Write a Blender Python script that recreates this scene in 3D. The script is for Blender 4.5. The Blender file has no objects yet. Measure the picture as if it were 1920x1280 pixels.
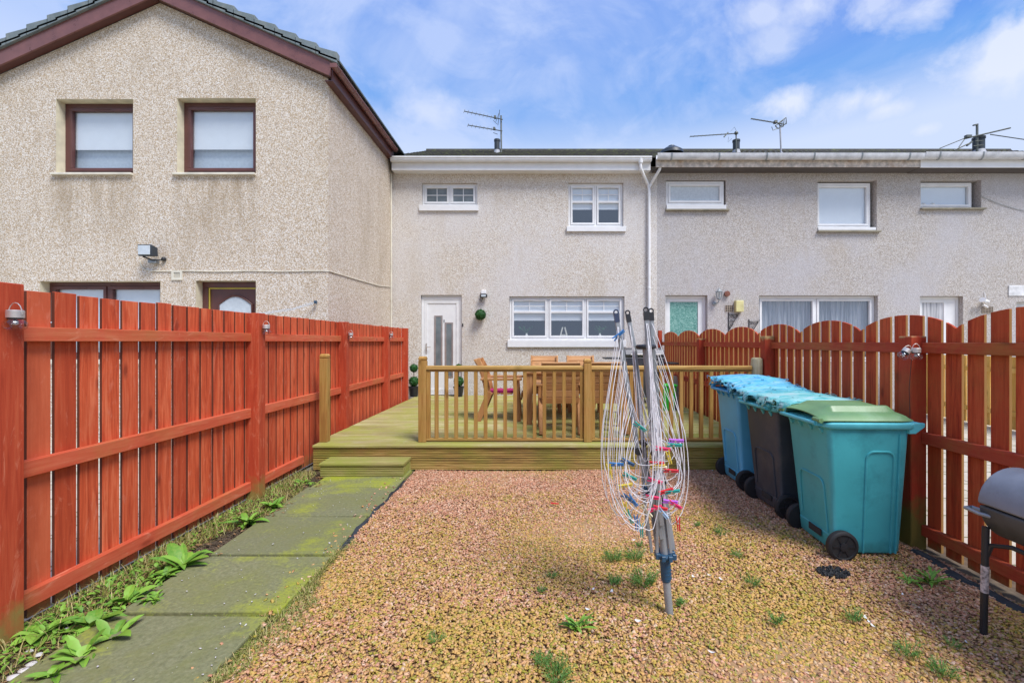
import bpy, math, random
import numpy as np
from mathutils import Vector, Matrix
R = math.radians
PI = math.pi
rnd = random.Random(7)
S = bpy.context.scene
COL = S.collection

# ---------------------------------------------------------------- camera
F = 850.0; CX = 1003.0; CY = 640.0; CZ = 1.55
cam_d = bpy.data.cameras.new('camera')
cam = bpy.data.objects.new('camera', cam_d); COL.objects.link(cam)
cam.location = (0, 0, CZ); cam.rotation_euler = (R(90), 0, 0)
cam_d.sensor_width = 36; cam_d.lens = 36 * F / 1920
cam_d.shift_x = -(CX - 960) / 1920; cam_d.clip_start = 0.05; cam_d.clip_end = 3000
S.camera = cam
S.view_settings.view_transform = 'Standard'; S.view_settings.look = 'None'
S.view_settings.exposure = 0.85; S.view_settings.gamma = 1.0

def X(px, Y): return (px - CX) * Y / F
def Z(py, Y): return CZ - (py - CY) * Y / F

# ---------------------------------------------------------------- world + sun
SUN_EL, SUN_AZ = R(55), R(137)      # azimuth from +Y clockwise (to the right, a little behind the camera)
W = bpy.data.worlds.new('World'); S.world = W; W.use_nodes = True
class NT:
    """tiny node-tree helper"""
    def __init__(s, nt): s.nt = nt; s.n = nt.nodes; s.l = nt.links
    def new(s, t, **k):
        n = s.n.new(t)
        for a, b in k.items(): setattr(n, a, b)
        return n
    def put(s, sock, v):
        if isinstance(v, bpy.types.NodeSocket): s.l.new(v, sock)
        elif v is not None:
            if isinstance(v, (tuple, list)) and len(v) == 3 and sock.type == 'RGBA': v = (*v, 1)
            sock.default_value = v
    def math(s, op, a, b=0.0, c=None, clamp=False):
        n = s.new('ShaderNodeMath', operation=op, use_clamp=clamp)
        s.put(n.inputs[0], a); s.put(n.inputs[1], b)
        if c is not None: s.put(n.inputs[2], c)
        return n.outputs[0]
    def vmath(s, op, a, b=(0, 0, 0), out=0):
        n = s.new('ShaderNodeVectorMath', operation=op); s.put(n.inputs[0], a); s.put(n.inputs[1], b)
        return n.outputs[out]
    def noise(s, vec, scale=5, detail=4, rough=.55, dist=0, sc=None):
        if sc is not None: vec = s.vmath('MULTIPLY', vec, sc)
        n = s.new('ShaderNodeTexNoise'); s.put(n.inputs['Vector'], vec)
        n.inputs['Scale'].default_value = scale; n.inputs['Detail'].default_value = detail
        n.inputs['Roughness'].default_value = rough; n.inputs['Distortion'].default_value = dist
        return n.outputs['Fac']
    def ramp(s, fac, stops, interp='LINEAR'):
        n = s.new('ShaderNodeValToRGB'); s.put(n.inputs[0], fac); cr = n.color_ramp; cr.interpolation = interp
        while len(cr.elements) > 1: cr.elements.remove(cr.elements[-1])
        for i, (p, c) in enumerate(stops):
            e = cr.elements[0] if i == 0 else cr.elements.new(p)
            e.position = p
            if not isinstance(c, (tuple, list)): c = (c, c, c)
            e.color = (*c, 1)
        return n.outputs[0]
    def mix(s, fac, a, b, mode='MIX'):
        n = s.new('ShaderNodeMix', data_type='RGBA', blend_type=mode)
        s.put(n.inputs[0], fac); s.put(n.inputs[6], a); s.put(n.inputs[7], b)
        return n.outputs[2]
    def maprange(s, v, a, b, c=0.0, d=1.0):
        n = s.new('ShaderNodeMapRange'); s.put(n.inputs[0], v)
        for i, q in enumerate((a, b, c, d)): n.inputs[i + 1].default_value = q
        return n.outputs[0]
w = NT(W.node_tree); w.n.clear()
sky = w.new('ShaderNodeTexSky', sky_type='NISHITA'); sky.sun_disc = False
sky.sun_elevation = SUN_EL; sky.sun_rotation = SUN_AZ; sky.air_density = 1.0; sky.dust_density = 1.2; sky.ozone_density = 1.5
tc = w.new('ShaderNodeTexCoord'); d = tc.outputs['Generated']
sep = w.new('ShaderNodeSeparateXYZ'); w.put(sep.inputs[0], d)
dz = w.math('MAXIMUM', sep.outputs[2], 0.02)
den = w.math('ADD', dz, 0.12)
comb = w.new('ShaderNodeCombineXYZ'); w.put(comb.inputs[0], w.math('DIVIDE', sep.outputs[0], den)); w.put(comb.inputs[1], w.math('DIVIDE', sep.outputs[1], den))
flat = comb.outputs[0]
# thin veil of high cloud + a few cumulus heaps (directions on the sky dome)
veil = w.ramp(w.noise(flat, 1.1, 7, .6, .9), [(.38, 0.0), (.60, 1.0)])
left = w.maprange(sep.outputs[0], 0.6, -0.25, .40, 1.0)
veil = w.math('ADD', w.math('MULTIPLY', veil, left), w.math('MULTIPLY', w.ramp(w.noise(flat, 3.2, 7, .62, .6), [(.46, 0.0), (.66, 1.0)]), .45), clamp=True)
hor = w.maprange(sep.outputs[2], 0.44, 0.355, 0.0, 1.0)
veil = w.math('MAXIMUM', veil, w.math('MULTIPLY', hor, .85))
def skydir(px, py):
    v = Vector(((px - CX) / F, 1, (CY - py) / F)); v.normalize(); return v
puff = None
pn = w.noise(d, 9, 8, .62, .3)
for px, py, r, k in [(1480, 190, .07, 1), (1600, 190, .08, 1), (1665, 205, .055, 1), (1910, 95, .12, 1), (1865, 130, .06, .9), (1430, 22, .08, .7), (1520, 12, .1, .8), (1650, 4, .08, .7), (1760, 0, .1, .8), (1640, 188, .06, 1),
                     (800, 205, .10, .55), (1460, 75, .10, .6), (1735, 243, .03, .7)]:
    v = skydir(px, py)
    df = w.vmath('SUBTRACT', d, tuple(v)); df = w.vmath('MULTIPLY', df, (1, 1, 1.9))
    q = w.math('SUBTRACT', 1.0, w.math('DIVIDE', w.vmath('LENGTH', df, out=1), r * .80))
    q = w.math('ADD', q, w.math('MULTIPLY', w.math('SUBTRACT', pn, .5), 2.6))
    q = w.math('MULTIPLY', w.maprange(q, .10, .85), k * .92)
    puff = q if puff is None else w.math('MAXIMUM', puff, q)
blue = w.ramp(sep.outputs[2], [(0.0, (.42, .56, .86)), (.36, (.26, .49, .95)), (.46, (.16, .41, .95)), (.62, (.10, .30, .92)), (1.0, (.12, .28, .75))])
deep = w.math('MULTIPLY', w.maprange(sep.outputs[0], 0.28, 0.62), w.maprange(sep.outputs[2], .45, .58))
blue = w.mix(w.math('MULTIPLY', deep, .85), blue, (.10, .19, .88))
nish = w.vmath('SCALE', sky.outputs[0]); nish.node.inputs['Scale'].default_value = 0.10
base = w.mix(.80, nish, blue)
colr = w.mix(w.math('MULTIPLY', veil, .74), base, (.55, .66, .95))
colr = w.mix(w.math('MULTIPLY', hor, .55), colr, (.72, .80, .97))
colr = w.mix(puff, colr, (.74, .80, .97))
up = w.maprange(sep.outputs[2], 0.62, 0.95, 0.0, 1.0)
bg = w.new('ShaderNodeBackground'); w.put(bg.inputs[0], colr); bg.inputs[1].default_value = 0.60
out = w.new('ShaderNodeOutputWorld'); w.l.new(bg.outputs[0], out.inputs[0])

sd = bpy.data.lights.new('sun', 'SUN'); sd.energy = 2.3; sd.angle = R(24); sd.color = (1.0, .975, .94)
sun = bpy.data.objects.new('sun', sd); COL.objects.link(sun)
sv = Vector((math.sin(SUN_AZ) * math.cos(SUN_EL), math.cos(SUN_AZ) * math.cos(SUN_EL), math.sin(SUN_EL)))
sun.rotation_euler = sv.to_track_quat('Z', 'Y').to_euler(); sun.location = (20, -10, 30)

# ---------------------------------------------------------------- materials
def mat(name, build):
    m = bpy.data.materials.new(name); m.use_nodes = True
    t = NT(m.node_tree); t.n.clear()
    o = t.new('ShaderNodeOutputMaterial'); b = t.new('ShaderNodeBsdfPrincipled'); t.l.new(b.outputs[0], o.inputs[0])
    t.o = o; t.b = b; t.co = t.new('ShaderNodeTexCoord').outputs['Object']
    t.geo = t.new('ShaderNodeNewGeometry'); t.isl = t.geo.outputs['Random Per Island']; t.pos = t.geo.outputs['Position']
    build(t); return m
def setb(t, col=None, rough=None, metal=None, spec=None, bump=None, bstr=.3, bdist=.01):
    if col is not None: t.put(t.b.inputs['Base Color'], col)
    if rough is not None: t.put(t.b.inputs['Roughness'], rough)
    if metal is not None: t.put(t.b.inputs['Metallic'], metal)
    if spec is not None: t.put(t.b.inputs['Specular IOR Level'], spec)
    if bump is not None:
        n = t.new('ShaderNodeBump'); n.inputs['Strength'].default_value = bstr; n.inputs['Distance'].default_value = bdist
        t.put(n.inputs['Height'], bump); t.l.new(n.outputs[0], t.b.inputs['Normal'])
def plain(name, c, rough=.5, metal=0, var=.12, nscale=6, spec=.5, dirt=None):
    def f(t):
        n = t.noise(t.pos, nscale, 5)
        k = tuple(max(0, q * (1 - var * 1.6)) for q in c)
        h = tuple(min(1, q * (1 + var)) for q in c)
        cc = t.ramp(n, [(.3, k), (.7, h)])
        if dirt: cc = t.mix(t.ramp(t.noise(t.pos, 3.1, 7, .7), [(.52, 0), (.72, .75)]), cc, dirt)
        setb(t, cc, t.ramp(n, [(.3, rough * .85), (.7, min(1, rough * 1.15))]), metal, spec, t.noise(t.pos, 60, 3), .08, .004)
    return mat(name, f)
AX = {'x': (.06, 1, 1), 'y': (1, .06, 1), 'z': (1, 1, .06)}
def wood(name, dark, mid, light, axis='z', edge=None, moss=None, mossamt=.5, base=None, scratch=None, gs=38, top=None, rough=.75, knots=True):
    """stained timber: long grain, per-board tone, knots, moss and a weathered foot"""
    def f(t):
        off = t.vmath('SCALE', t.new('ShaderNodeCombineXYZ').outputs[0]); 
        cx = t.new('ShaderNodeCombineXYZ'); t.put(cx.inputs[0], t.math('MULTIPLY', t.isl, 31.0)); t.put(cx.inputs[1], t.math('MULTIPLY', t.isl, 57.0)); t.put(cx.inputs[2], t.math('MULTIPLY', t.isl, 13.0))
        p = t.vmath('ADD', t.pos, cx.outputs[0])
        g = t.noise(p, gs, 6, .62, .8, AX[axis]); g2 = t.noise(p, 7, 4, .6, .4, AX[axis])
        gg = t.math('ADD', t.math('MULTIPLY', g, .6), t.math('MULTIPLY', g2, .4))
        c = t.ramp(gg, [(.40, dark), (.5, mid), (.61, light)])
        c = t.mix(t.ramp(t.isl, [(0, 0), (.55, .12), (.9, .55), (1, .6)]), c, dark); c = t.mix(t.ramp(t.math('FRACT', t.math('MULTIPLY', t.isl, 23.7)), [(.8, 0), (1, .4)]), c, light)
        if knots:
            v = t.new('ShaderNodeTexVoronoi'); t.put(v.inputs['Vector'], t.vmath('MULTIPLY', p, tuple(.35 if q < 1 else 1 for q in AX[axis]))); v.inputs['Scale'].default_value = 6.5
            kn = t.ramp(v.outputs['Distance'], [(.06, 1), (.10, .5), (.17, 0)])
            c = t.mix(t.math('MULTIPLY', kn, .75), c, tuple(q * .45 for q in dark))
        if scratch:
            s = t.ramp(t.noise(p, 14, 7, .7, 1.6, tuple(.25 if q < 1 else 1 for q in AX[axis])), [(.57, 0), (.70, 1)])
            c = t.mix(t.math('MULTIPLY', s, .6), c, scratch)
            c = t.mix(t.ramp(t.noise(t.pos, 1.8, 6, .7), [(.42, 0), (.7, .38)]), c, dark)
        sp = t.new('ShaderNodeSeparateXYZ'); t.put(sp.inputs[0], t.pos)
        if moss:
            mm = t.ramp(t.noise(t.pos, 2.6, 7, .68), [(.50 - .16 * mossamt, 0), (.72 - .1 * mossamt, 1)])
            c = t.mix(t.math('MULTIPLY', mm, mossamt), c, moss)
        if base:
            bz = t.math('ADD', sp.outputs[2], t.math('MULTIPLY', t.math('SUBTRACT', t.noise(t.pos, 9, 5), .5), .45))
            c = t.mix(t.maprange(bz, base[1], base[1] - .16, 0, .85), c, base[0])
        if top:
            bz = t.math('ADD', sp.outputs[2], t.math('MULTIPLY', t.math('SUBTRACT', t.noise(t.pos, 25, 5), .5), .12))
            c = t.mix(t.maprange(bz, top[1], top[1] + .03, 0, .7), c, top[0])
        if edge:      # board edges: raw wood on the right fence, painted-in gap shade on the left
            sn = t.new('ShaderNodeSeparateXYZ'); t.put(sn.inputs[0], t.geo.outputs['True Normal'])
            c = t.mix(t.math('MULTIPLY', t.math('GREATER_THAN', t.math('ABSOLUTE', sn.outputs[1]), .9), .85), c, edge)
        setb(t, c, rough, 0, .3, g, .35, .004)
    return mat(name, f)
def pebble(name, tones, scale=62, wash=None, stain=(.25, .2, .15), stainamt=.5, streaks=()):
    def f(t):
        v = t.new('ShaderNodeTexVoronoi'); t.put(v.inputs['Vector'], t.pos); v.inputs['Scale'].default_value = scale
        sep = t.new('ShaderNodeSeparateColor'); t.put(sep.inputs[0], v.outputs['Color'])
        n = len(tones); c = t.ramp(sep.outputs[0], [(i / n, q) for i, q in enumerate(tones)], 'CONSTANT')
        c = t.mix(t.ramp(v.outputs['Distance'], [(.5, 0), (.95, .45)]), c, (.36, .29, .22))
        big = t.noise(t.pos, .7, 6, .6)
        if wash: c = t.mix(t.ramp(big, [(.4, 0), (.65, .55)]), c, wash)
        s = t.ramp(t.noise(t.pos, 1.7, 8, .7, .3, (1, 1, .28)), [(.52, 0), (.75, 1)])
        c = t.mix(t.math('MULTIPLY', s, stainamt), c, stain)
        sp = t.new('ShaderNodeSeparateXYZ'); t.put(sp.inputs[0], t.pos)
        for (xa, xb, zt, ln, am) in streaks:      # dirt washed down below the sills
            mx = t.math('MULTIPLY', t.maprange(sp.outputs[0], xa - .12, xa + .06), t.maprange(sp.outputs[0], xb + .12, xb - .06))
            mz = t.math('MULTIPLY', t.maprange(sp.outputs[2], zt + .01, zt - .02), t.maprange(sp.outputs[2], zt - ln, zt - .05))
            nn = t.ramp(t.noise(t.pos, 6, 6, .7, 0, (1, 1, .16)), [(.38, 0), (.66, 1)])
            c = t.mix(t.math('MULTIPLY', t.math('MULTIPLY', mx, mz), t.math('MULTIPLY', nn, am)), c, stain)
        h = t.math('ADD', t.math('MULTIPLY', v.outputs['Distance'], -1.0), t.math('MULTIPLY', t.noise(t.pos, 30, 3), .5))
        setb(t, c, .9, 0, .2, h, .5, .009)
    return mat(name, f)

RED = wood('red_stain_left', (.38, .050, .017), (.62, .100, .033), (.76, .19, .08), 'z', edge=(.07, .022, .012), scratch=(.72, .24, .14), base=((.30, .19, .06), .13))  # near-black edge colour paints the shade between the boards
RED_Y = wood('red_stain_left_rail', (.50, .075, .030), (.66, .135, .062), (.76, .24, .12), 'y', moss=(.34, .24, .06), mossamt=.28, scratch=(.72, .30, .18))
RED_P = wood('red_stain_left_post', (.36, .044, .016), (.55, .082, .030), (.68, .15, .06), 'z', scratch=(.70, .26, .15), base=((.24, .20, .05), .22))
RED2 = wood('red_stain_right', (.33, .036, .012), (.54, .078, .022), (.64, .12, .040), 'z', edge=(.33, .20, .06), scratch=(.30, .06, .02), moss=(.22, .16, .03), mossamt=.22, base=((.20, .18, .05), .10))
RED2_Y = wood('red_stain_right_rail', (.38, .044, .018), (.50, .078, .032), (.58, .12, .055), 'y', moss=(.30, .22, .045), mossamt=.4)
RED2_P = wood('red_stain_right_post', (.34, .034, .014), (.45, .056, .022), (.52, .08, .03), 'z', moss=(.25, .20, .05), mossamt=.25, base=((.14, .15, .03), .38), top=((.45, .38, .16), 1.57))
RAIL = wood('treated_timber', (.30, .145, .035), (.50, .275, .07), (.64, .39, .13), 'z', moss=(.33, .26, .05), mossamt=.3)
RAIL_X = wood('treated_timber_rail', (.30, .155, .04), (.50, .29, .08), (.62, .40, .15), 'x', moss=(.34, .28, .06), mossamt=.35)
DECKF = wood('deck_fascia_timber', (.16, .10, .035), (.40, .25, .07), (.56, .38, .13), 'x', moss=(.25, .27, .035), mossamt=.6)
DECKT = wood('deck_top_timber', (.26, .20, .08), (.42, .36, .15), (.56, .50, .28), 'x', moss=(.31, .33, .045), mossamt=.75, knots=False, gs=20, scratch=(.56, .54, .44))
STEPW = wood('step_timber', (.22, .18, .06), (.34, .29, .10), (.46, .40, .17), 'x', moss=(.25, .29, .04), mossamt=.8)
WEATH = wood('weathered_post', (.28, .22, .12), (.46, .38, .22), (.60, .52, .34), 'z', moss=(.22, .26, .10), mossamt=.5)
PINE = wood('garden_furniture_timber', (.34, .15, .05), (.54, .27, .105), (.68, .38, .17), 'x', gs=30, rough=.6)
PINEZ = wood('garden_furniture_leg_timber', (.34, .15, .05), (.52, .26, .10), (.66, .37, .16), 'z', gs=30, rough=.6)
YEL = wood('yellow_fence_timber', (.50, .26, .05), (.70, .40, .09), (.80, .52, .16), 'z', moss=(.4, .32, .1), mossamt=.3)

STREAK = [(-7.75, -6.45, 4.2, 1.3, .9), (-5.75, -4.45, 4.2, 1.5, .9), (-3.50, -3.30, 5.7, 3.5, .35)]
W_LEFT = pebble('dash_tan', [(.62, .51, .38), (.76, .69, .60), (.50, .38, .25), (.70, .60, .48), (.44, .35, .26), (.82, .78, .72)], 84, None, (.34, .26, .17), .45, STREAK)
W_MID = pebble('dash_cream', [(.64, .57, .48), (.76, .72, .66), (.54, .45, .35), (.70, .65, .59), (.47, .41, .36), (.80, .78, .74)], 78, (.67, .65, .65), (.46, .37, .25), .42)
W_RIGHT = pebble('dash_grey', [(.47, .43, .38), (.58, .55, .52), (.38, .33, .28), (.52, .48, .45), (.33, .30, .28), (.62, .60, .59)], 78, (.49, .48, .51), (.40, .32, .22), .35)
REVEAL = plain('painted_reveal', (.72, .66, .48), .8)
WHITE = plain('white_upvc', (.80, .80, .80), .35, var=.04)
OLDWHITE = plain('aged_white_gutter', (.62, .63, .65), .4, var=.15, dirt=(.32, .33, .35))
PEEL = plain('peeling_fascia_paint', (.60, .53, .46), .7, var=.3, nscale=9, dirt=(.34, .19, .08))
BROWN = plain('brown_upvc', (.115, .042, .036), .4, var=.1)
BROWNG = plain('brown_gutter_plastic', (.20, .085, .075), .3, var=.12)
STONESILL = plain('concrete_sill', (.30, .27, .20), .85, var=.2, dirt=(.13, .14, .10))
SILLC = plain('cream_sill', (.74, .70, .58), .7)
BLACK = plain('black_plastic', (.022, .023, .026), .45)
GREYM = plain('grey_powder_coat', (.30, .32, .335), .4, .2, var=.12)
NAVY = plain('navy_plastic', (.02, .075, .14), .4)
CORD = plain('white_cord', (.76, .74, .75), .55, var=.12, nscale=14)
STEEL = plain('brushed_steel', (.62, .58, .54), .5, .7)
AER = plain('aerial_metal', (.16, .17, .15), .5, .6)
LEAD = plain('lead_flashing', (.42, .43, .46), .6)
FLUE = plain('flue_black', (.035, .045, .055), .45)
RUBBER = plain('rubber', (.02, .02, .021), .7)
CREAMB = plain('cream_box', (.66, .60, .28), .5)
DARKV = plain('dark_void', (.03, .03, .03), .9)
TERRA = plain('rusty_vent', (.22, .08, .05), .6)
MAGENTA = plain('magenta_cushion', (.42, .01, .12), .9)
BQHOOD = plain('barbecue_hood', (.10, .10, .11), .35, .4)
DRUM = plain('drum_paint', (.22, .24, .28), .55, .1, var=.15, dirt=(.12, .10, .10))
DRUMB = plain('drum_base_paint', (.075, .08, .085), .5, .1, var=.2)
GREENP = plain('green_plastic', (.03, .55, .04), .5)
TEAL = plain('teal_bin_plastic', (.06, .40, .44), .42, var=.08, nscale=3, dirt=(.03, .22, .26))
TEALR = plain('teal_bin_rim_plastic', (.10, .50, .56), .42, var=.08)
LIDG = plain('green_lid_plastic', (.165, .315, .13), .45, var=.14, nscale=4, dirt=(.25, .40, .24))
DARKBIN = plain('charcoal_bin_plastic', (.040, .050, .066), .5, var=.15, nscale=3, dirt=(.10, .10, .10))
BLUEBIN = plain('blue_bin_plastic', (.10, .44, .66), .42, var=.08, nscale=3)
SOFSHADE = plain('soffit_eave_shade', (.10, .085, .08), .9)  # soffit colour darkened to paint in the eave shadow
SOIL = plain('soil', (.12, .085, .05), .95, var=.4, nscale=12)
MEMB = plain('membrane', (.025, .032, .04), .8)
BLIND = plain('blind_cloth', (.84, .85, .86), .8, var=.02)
ROOMD = plain('room_dark', (.10, .09, .085), .8)
VASE = plain('white_ceramic', (.75, .72, .66), .3)
PEBW = plain('white_pebble', (.60, .58, .54), .7)
PETAL = plain('white_petal', (.80, .80, .77), .7)
LANT = plain('grey_lantern_metal', (.30, .33, .35), .4, .5)
BRASS = plain('brass_strip', (.65, .50, .08), .35, .5)
COVER = plain('grey_cover_cloth', (.16, .13, .12), .9)

def fglass(name, tint, k=.10, rough=.02, rcol=(.85, .93, 1.0)):
    def f(t):
        tr = t.new('ShaderNodeBsdfTransparent'); tr.inputs[0].default_value = (*tint, 1)
        gl = t.new('ShaderNodeBsdfGlossy'); gl.inputs[0].default_value = (*rcol, 1); gl.inputs['Roughness'].default_value = rough
        lw = t.new('ShaderNodeLayerWeight'); lw.inputs[0].default_value = .5; fr = t.math('MULTIPLY', t.math('POWER', lw.outputs['Facing'], 4.0), .8)
        mx = t.new('ShaderNodeMixShader'); t.put(mx.inputs[0], t.math('ADD', fr, k, clamp=True))
        t.l.new(tr.outputs[0], mx.inputs[1]); t.l.new(gl.outputs[0], mx.inputs[2]); t.l.new(mx.outputs[0], t.o.inputs[0])
    return mat(name, f)
GLASS = fglass('window_glass', (.90, .93, .95), .17)
CLEAR = fglass('clear_glass', (.93, .94, .95), .06)
def _frost(t):
    n = t.noise(t.pos, 22, 3); setb(t, t.ramp(n, [(.35, (.52, .58, .62)), (.65, (.60, .66, .70))]), .15, 0, .6)
FROST = mat('obscured_glass', _frost)
def _fr2(t):
    n = t.noise(t.pos, 26, 5, .6, 1.5); setb(t, t.ramp(n, [(.38, (.07, .22, .19)), (.5, (.13, .33, .28)), (.62, (.32, .52, .46))]), .3, 0, .5)
FROSTG = mat('green_obscured_glass', _fr2)
def _fr3(t):
    n = t.noise(t.pos, 5, 3); setb(t, t.ramp(n, [(.3, (.13, .16, .17)), (.7, (.20, .23, .24))]), .15, 0, .6)
FROSTD = mat('grey_door_glass', _fr3)
def _curt(t):
    g = t.noise(t.pos, 24, 4, .6, 0, (1, 1, .04)); setb(t, t.ramp(g, [(.35, (.26, .27, .29)), (.65, (.62, .62, .64))]), .9)
CURT = mat('net_curtain', _curt)
def _tile(c1, c2, mossc, amt):
    def f(t):
        n = t.noise(t.pos, 8, 6, .65); c = t.ramp(n, [(.3, c1), (.7, c2)]); c = t.mix(t.maprange(t.isl, 0, 1, 0, .3), c, c2)
        m = t.ramp(t.noise(t.pos, 5, 7, .7), [(.5, 0), (.68, 1)]); c = t.mix(t.math('MULTIPLY', m, amt), c, mossc)
        setb(t, c, .8, 0, .3, n, .4, .01)
    return f
TILEL = mat('slate_grey_tile', _tile((.075, .095, .10), (.14, .17, .18), (.30, .31, .27), .3))
TILEM = mat('mossy_dark_tile', _tile((.03, .03, .028), (.075, .07, .06), (.12, .14, .045), .8))
def _slab(t):
    n = t.noise(t.pos, 45, 6, .7); b = t.noise(t.pos, 3, 5, .6)
    c = t.ramp(n, [(.3, (.14, .145, .07)), (.55, (.245, .245, .125)), (.8, (.36, .35, .21))])
    c = t.mix(t.maprange(t.isl, 0, 1, 0, .6), c, (.15, .16, .09))
    m = t.ramp(t.noise(t.pos, 1.7, 8, .72, .5), [(.42, 0), (.58, 1)])
    m2 = t.ramp(t.math('ADD', t.noise(t.pos, 1.25, 5, .6, .2), t.math('MULTIPLY', t.math('SUBTRACT', n, .5), .25)), [(.50, 0), (.64, 1)])
    c = t.mix(t.math('MULTIPLY', m, .45), c, (.19, .20, .055)); c = t.mix(t.math('MULTIPLY', m2, .85), c, (.33, .37, .025))
    sp = t.ramp(t.noise(t.pos, 75, 2, .5), [(.74, 0), (.78, 1)]); c = t.mix(t.math('MULTIPLY', sp, .6), c, (.6, .6, .5))
    setb(t, c, .92, 0, .2, t.math('ADD', n, t.math('MULTIPLY', b, .6)), .5, .006)
VERGE = mat('verge_cap_grey', _tile((.13, .165, .175), (.21, .25, .26), (.36, .36, .30), .4))
SLAB = mat('mossy_concrete_slab', _slab)
def _grav(t):
    c = t.ramp(t.isl, [(0, (.58, .28, .17)), (.15, (.68, .38, .24)), (.3, (.50, .22, .13)), (.45, (.70, .44, .29)), (.6, (.42, .21, .12)), (.72, (.64, .32, .20)), (.86, (.72, .50, .35)), (.95, (.30, .14, .09))], 'CONSTANT')
    sp = t.new('ShaderNodeSeparateXYZ'); t.put(sp.inputs[0], t.pos)
    near = t.maprange(sp.outputs[1], 4.8, 2.4, -.09, .09)
    n1 = t.math('ADD', t.math('ADD', t.noise(t.pos, .85, 6, .62, .4), near), t.math('SUBTRACT', t.maprange(sp.outputs[0], -1.2, 1.0, -.035, .04), t.maprange(t.math('ADD', sp.outputs[0], t.math('MULTIPLY', sp.outputs[1], .12)), 1.55, 2.35, 0, .12)))
    h = t.math('FRACT', t.math('MULTIPLY', t.isl, 17.31))
    mossy = t.ramp(t.math('ADD', n1, t.math('MULTIPLY', t.math('SUBTRACT', h, .5), .26)), [(.44, 0), (.60, 1)])
    mc = t.ramp(t.math('FRACT', t.math('MULTIPLY', t.isl, 41.7)), [(0, (.60, .37, .09)), (.3, (.46, .34, .045)), (.6, (.66, .40, .14)), (.8, (.33, .32, .03))], 'CONSTANT')
    c = t.mix(t.math('MULTIPLY', mossy, .88), c, mc)
    c = t.mix(t.ramp(t.noise(t.pos, 60, 4), [(.35, 0), (.75, .25)]), c, (.36, .26, .14))
    setb(t, c, .9, 0, .2, t.noise(t.pos, 180, 3), .2, .002)
GRAV = mat('pink_gravel_stone', _grav)
def _ground(t):
    n = t.noise(t.pos, 14, 6, .65); setb(t, t.ramp(n, [(.3, (.30, .18, .085)), (.7, (.46, .29, .15))]), .95, 0, .2, n, .5, .01)
GRND = mat('earth_under_gravel', _ground)
def _pave(t):
    br = t.new('ShaderNodeTexBrick'); t.put(br.inputs['Vector'], t.pos); br.inputs['Scale'].default_value = 1.0
    br.inputs['Brick Width'].default_value = .6; br.inputs['Row Height'].default_value = .45; br.inputs['Mortar Size'].default_value = .012
    br.inputs['Color1'].default_value = (.52, .47, .38, 1); br.inputs['Color2'].default_value = (.62, .56, .46, 1); br.inputs['Mortar'].default_value = (.2, .2, .12, 1)
    c = t.mix(t.ramp(t.noise(t.pos, 4, 6, .65), [(.45, 0), (.7, .5)]), br.outputs[0], (.30, .30, .14)); setb(t, c, .9)
PAVE = mat('neighbour_paving', _pave)
def _fillground(t):
    n = t.noise(t.pos, 2, 6, .7); setb(t, t.ramp(n, [(.3, (.24, .22, .13)), (.7, (.36, .33, .22))]), .95, 0, .1, t.noise(t.pos, 60, 4), .6, .03)
FILLGROUND = mat('pale_fill_ground', _fillground)  # unseen ground kept pale tan to bounce fill light upwards
def leafmat(name, a, b, c2=None):
    def f(t):
        c = t.ramp(t.isl, [(0, a), (1, b)]); n = t.noise(t.pos, 55, 4, .65)
        c = t.mix(t.ramp(n, [(.42, 0), (.62, .55)]), c, c2 or tuple(q * .6 for q in a))
        setb(t, c, .5, 0, .4); t.b.inputs['Transmission Weight'].default_value = 0
    return mat(name, f)
LEAF = leafmat('dock_leaf', (.07, .21, .018), (.22, .42, .045), (.22, .33, .05))
LEAF2 = leafmat('feathery_leaf', (.07, .20, .03), (.18, .34, .07))
DEADL = leafmat('dead_leaf', (.20, .10, .04), (.42, .28, .13), (.14, .07, .03))
STRAW = leafmat('dry_grass_blade', (.26, .22, .06), (.55, .40, .18), (.14, .22, .03))
GRASSB = leafmat('green_grass_blade', (.09, .17, .02), (.26, .32, .05), (.34, .28, .08))
TOPI = leafmat('topiary_leaf', (.012, .075, .012), (.035, .16, .03))
def _ghost(t):
    n = t.noise(t.pos, 7, 7, .7, 1.6, (.35, 1, 1)); n2 = t.noise(t.pos, 26, 6, .7, 1.0, (.25, 1, 1))
    sp = t.new('ShaderNodeSeparateXYZ'); t.put(sp.inputs[0], t.pos)
    c = t.ramp(n, [(.30, (.03, .16, .34)), (.42, (.06, .36, .62)), (.52, (.15, .52, .74)), (.60, (.07, .44, .40)), (.70, (.42, .62, .70))])
    c2 = t.ramp(n, [(.30, (.06, .24, .22)), (.45, (.10, .46, .46)), (.56, (.28, .58, .54)), (.66, (.46, .52, .54)), (.75, (.10, .40, .20))])
    c = t.mix(t.maprange(sp.outputs[1], 4.75, 4.1), c, c2)
    c = t.mix(t.ramp(n2, [(.50, 0), (.68, .75)]), c, (.50, .62, .66)); c = t.mix(t.ramp(n2, [(.30, .7), (.40, 0)]), c, (.06, .12, .16))
    setb(t, c, .6, 0, .3, n2, .35, .01)
GHOST = mat('streaky_blue_sheet', _ghost)
PEG = {k: plain('peg_' + k, c, .4, var=.06) for k, c in dict(red=(.62, .02, .03), pink=(.72, .03, .13), blue=(.03, .17, .42), paleblue=(.38, .55, .75), teal=(.02, .32, .27), yellow=(.72, .55, .06), purple=(.48, .12, .60), cream=(.72, .66, .45), navy=(.03, .10, .22)).items()}

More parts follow.
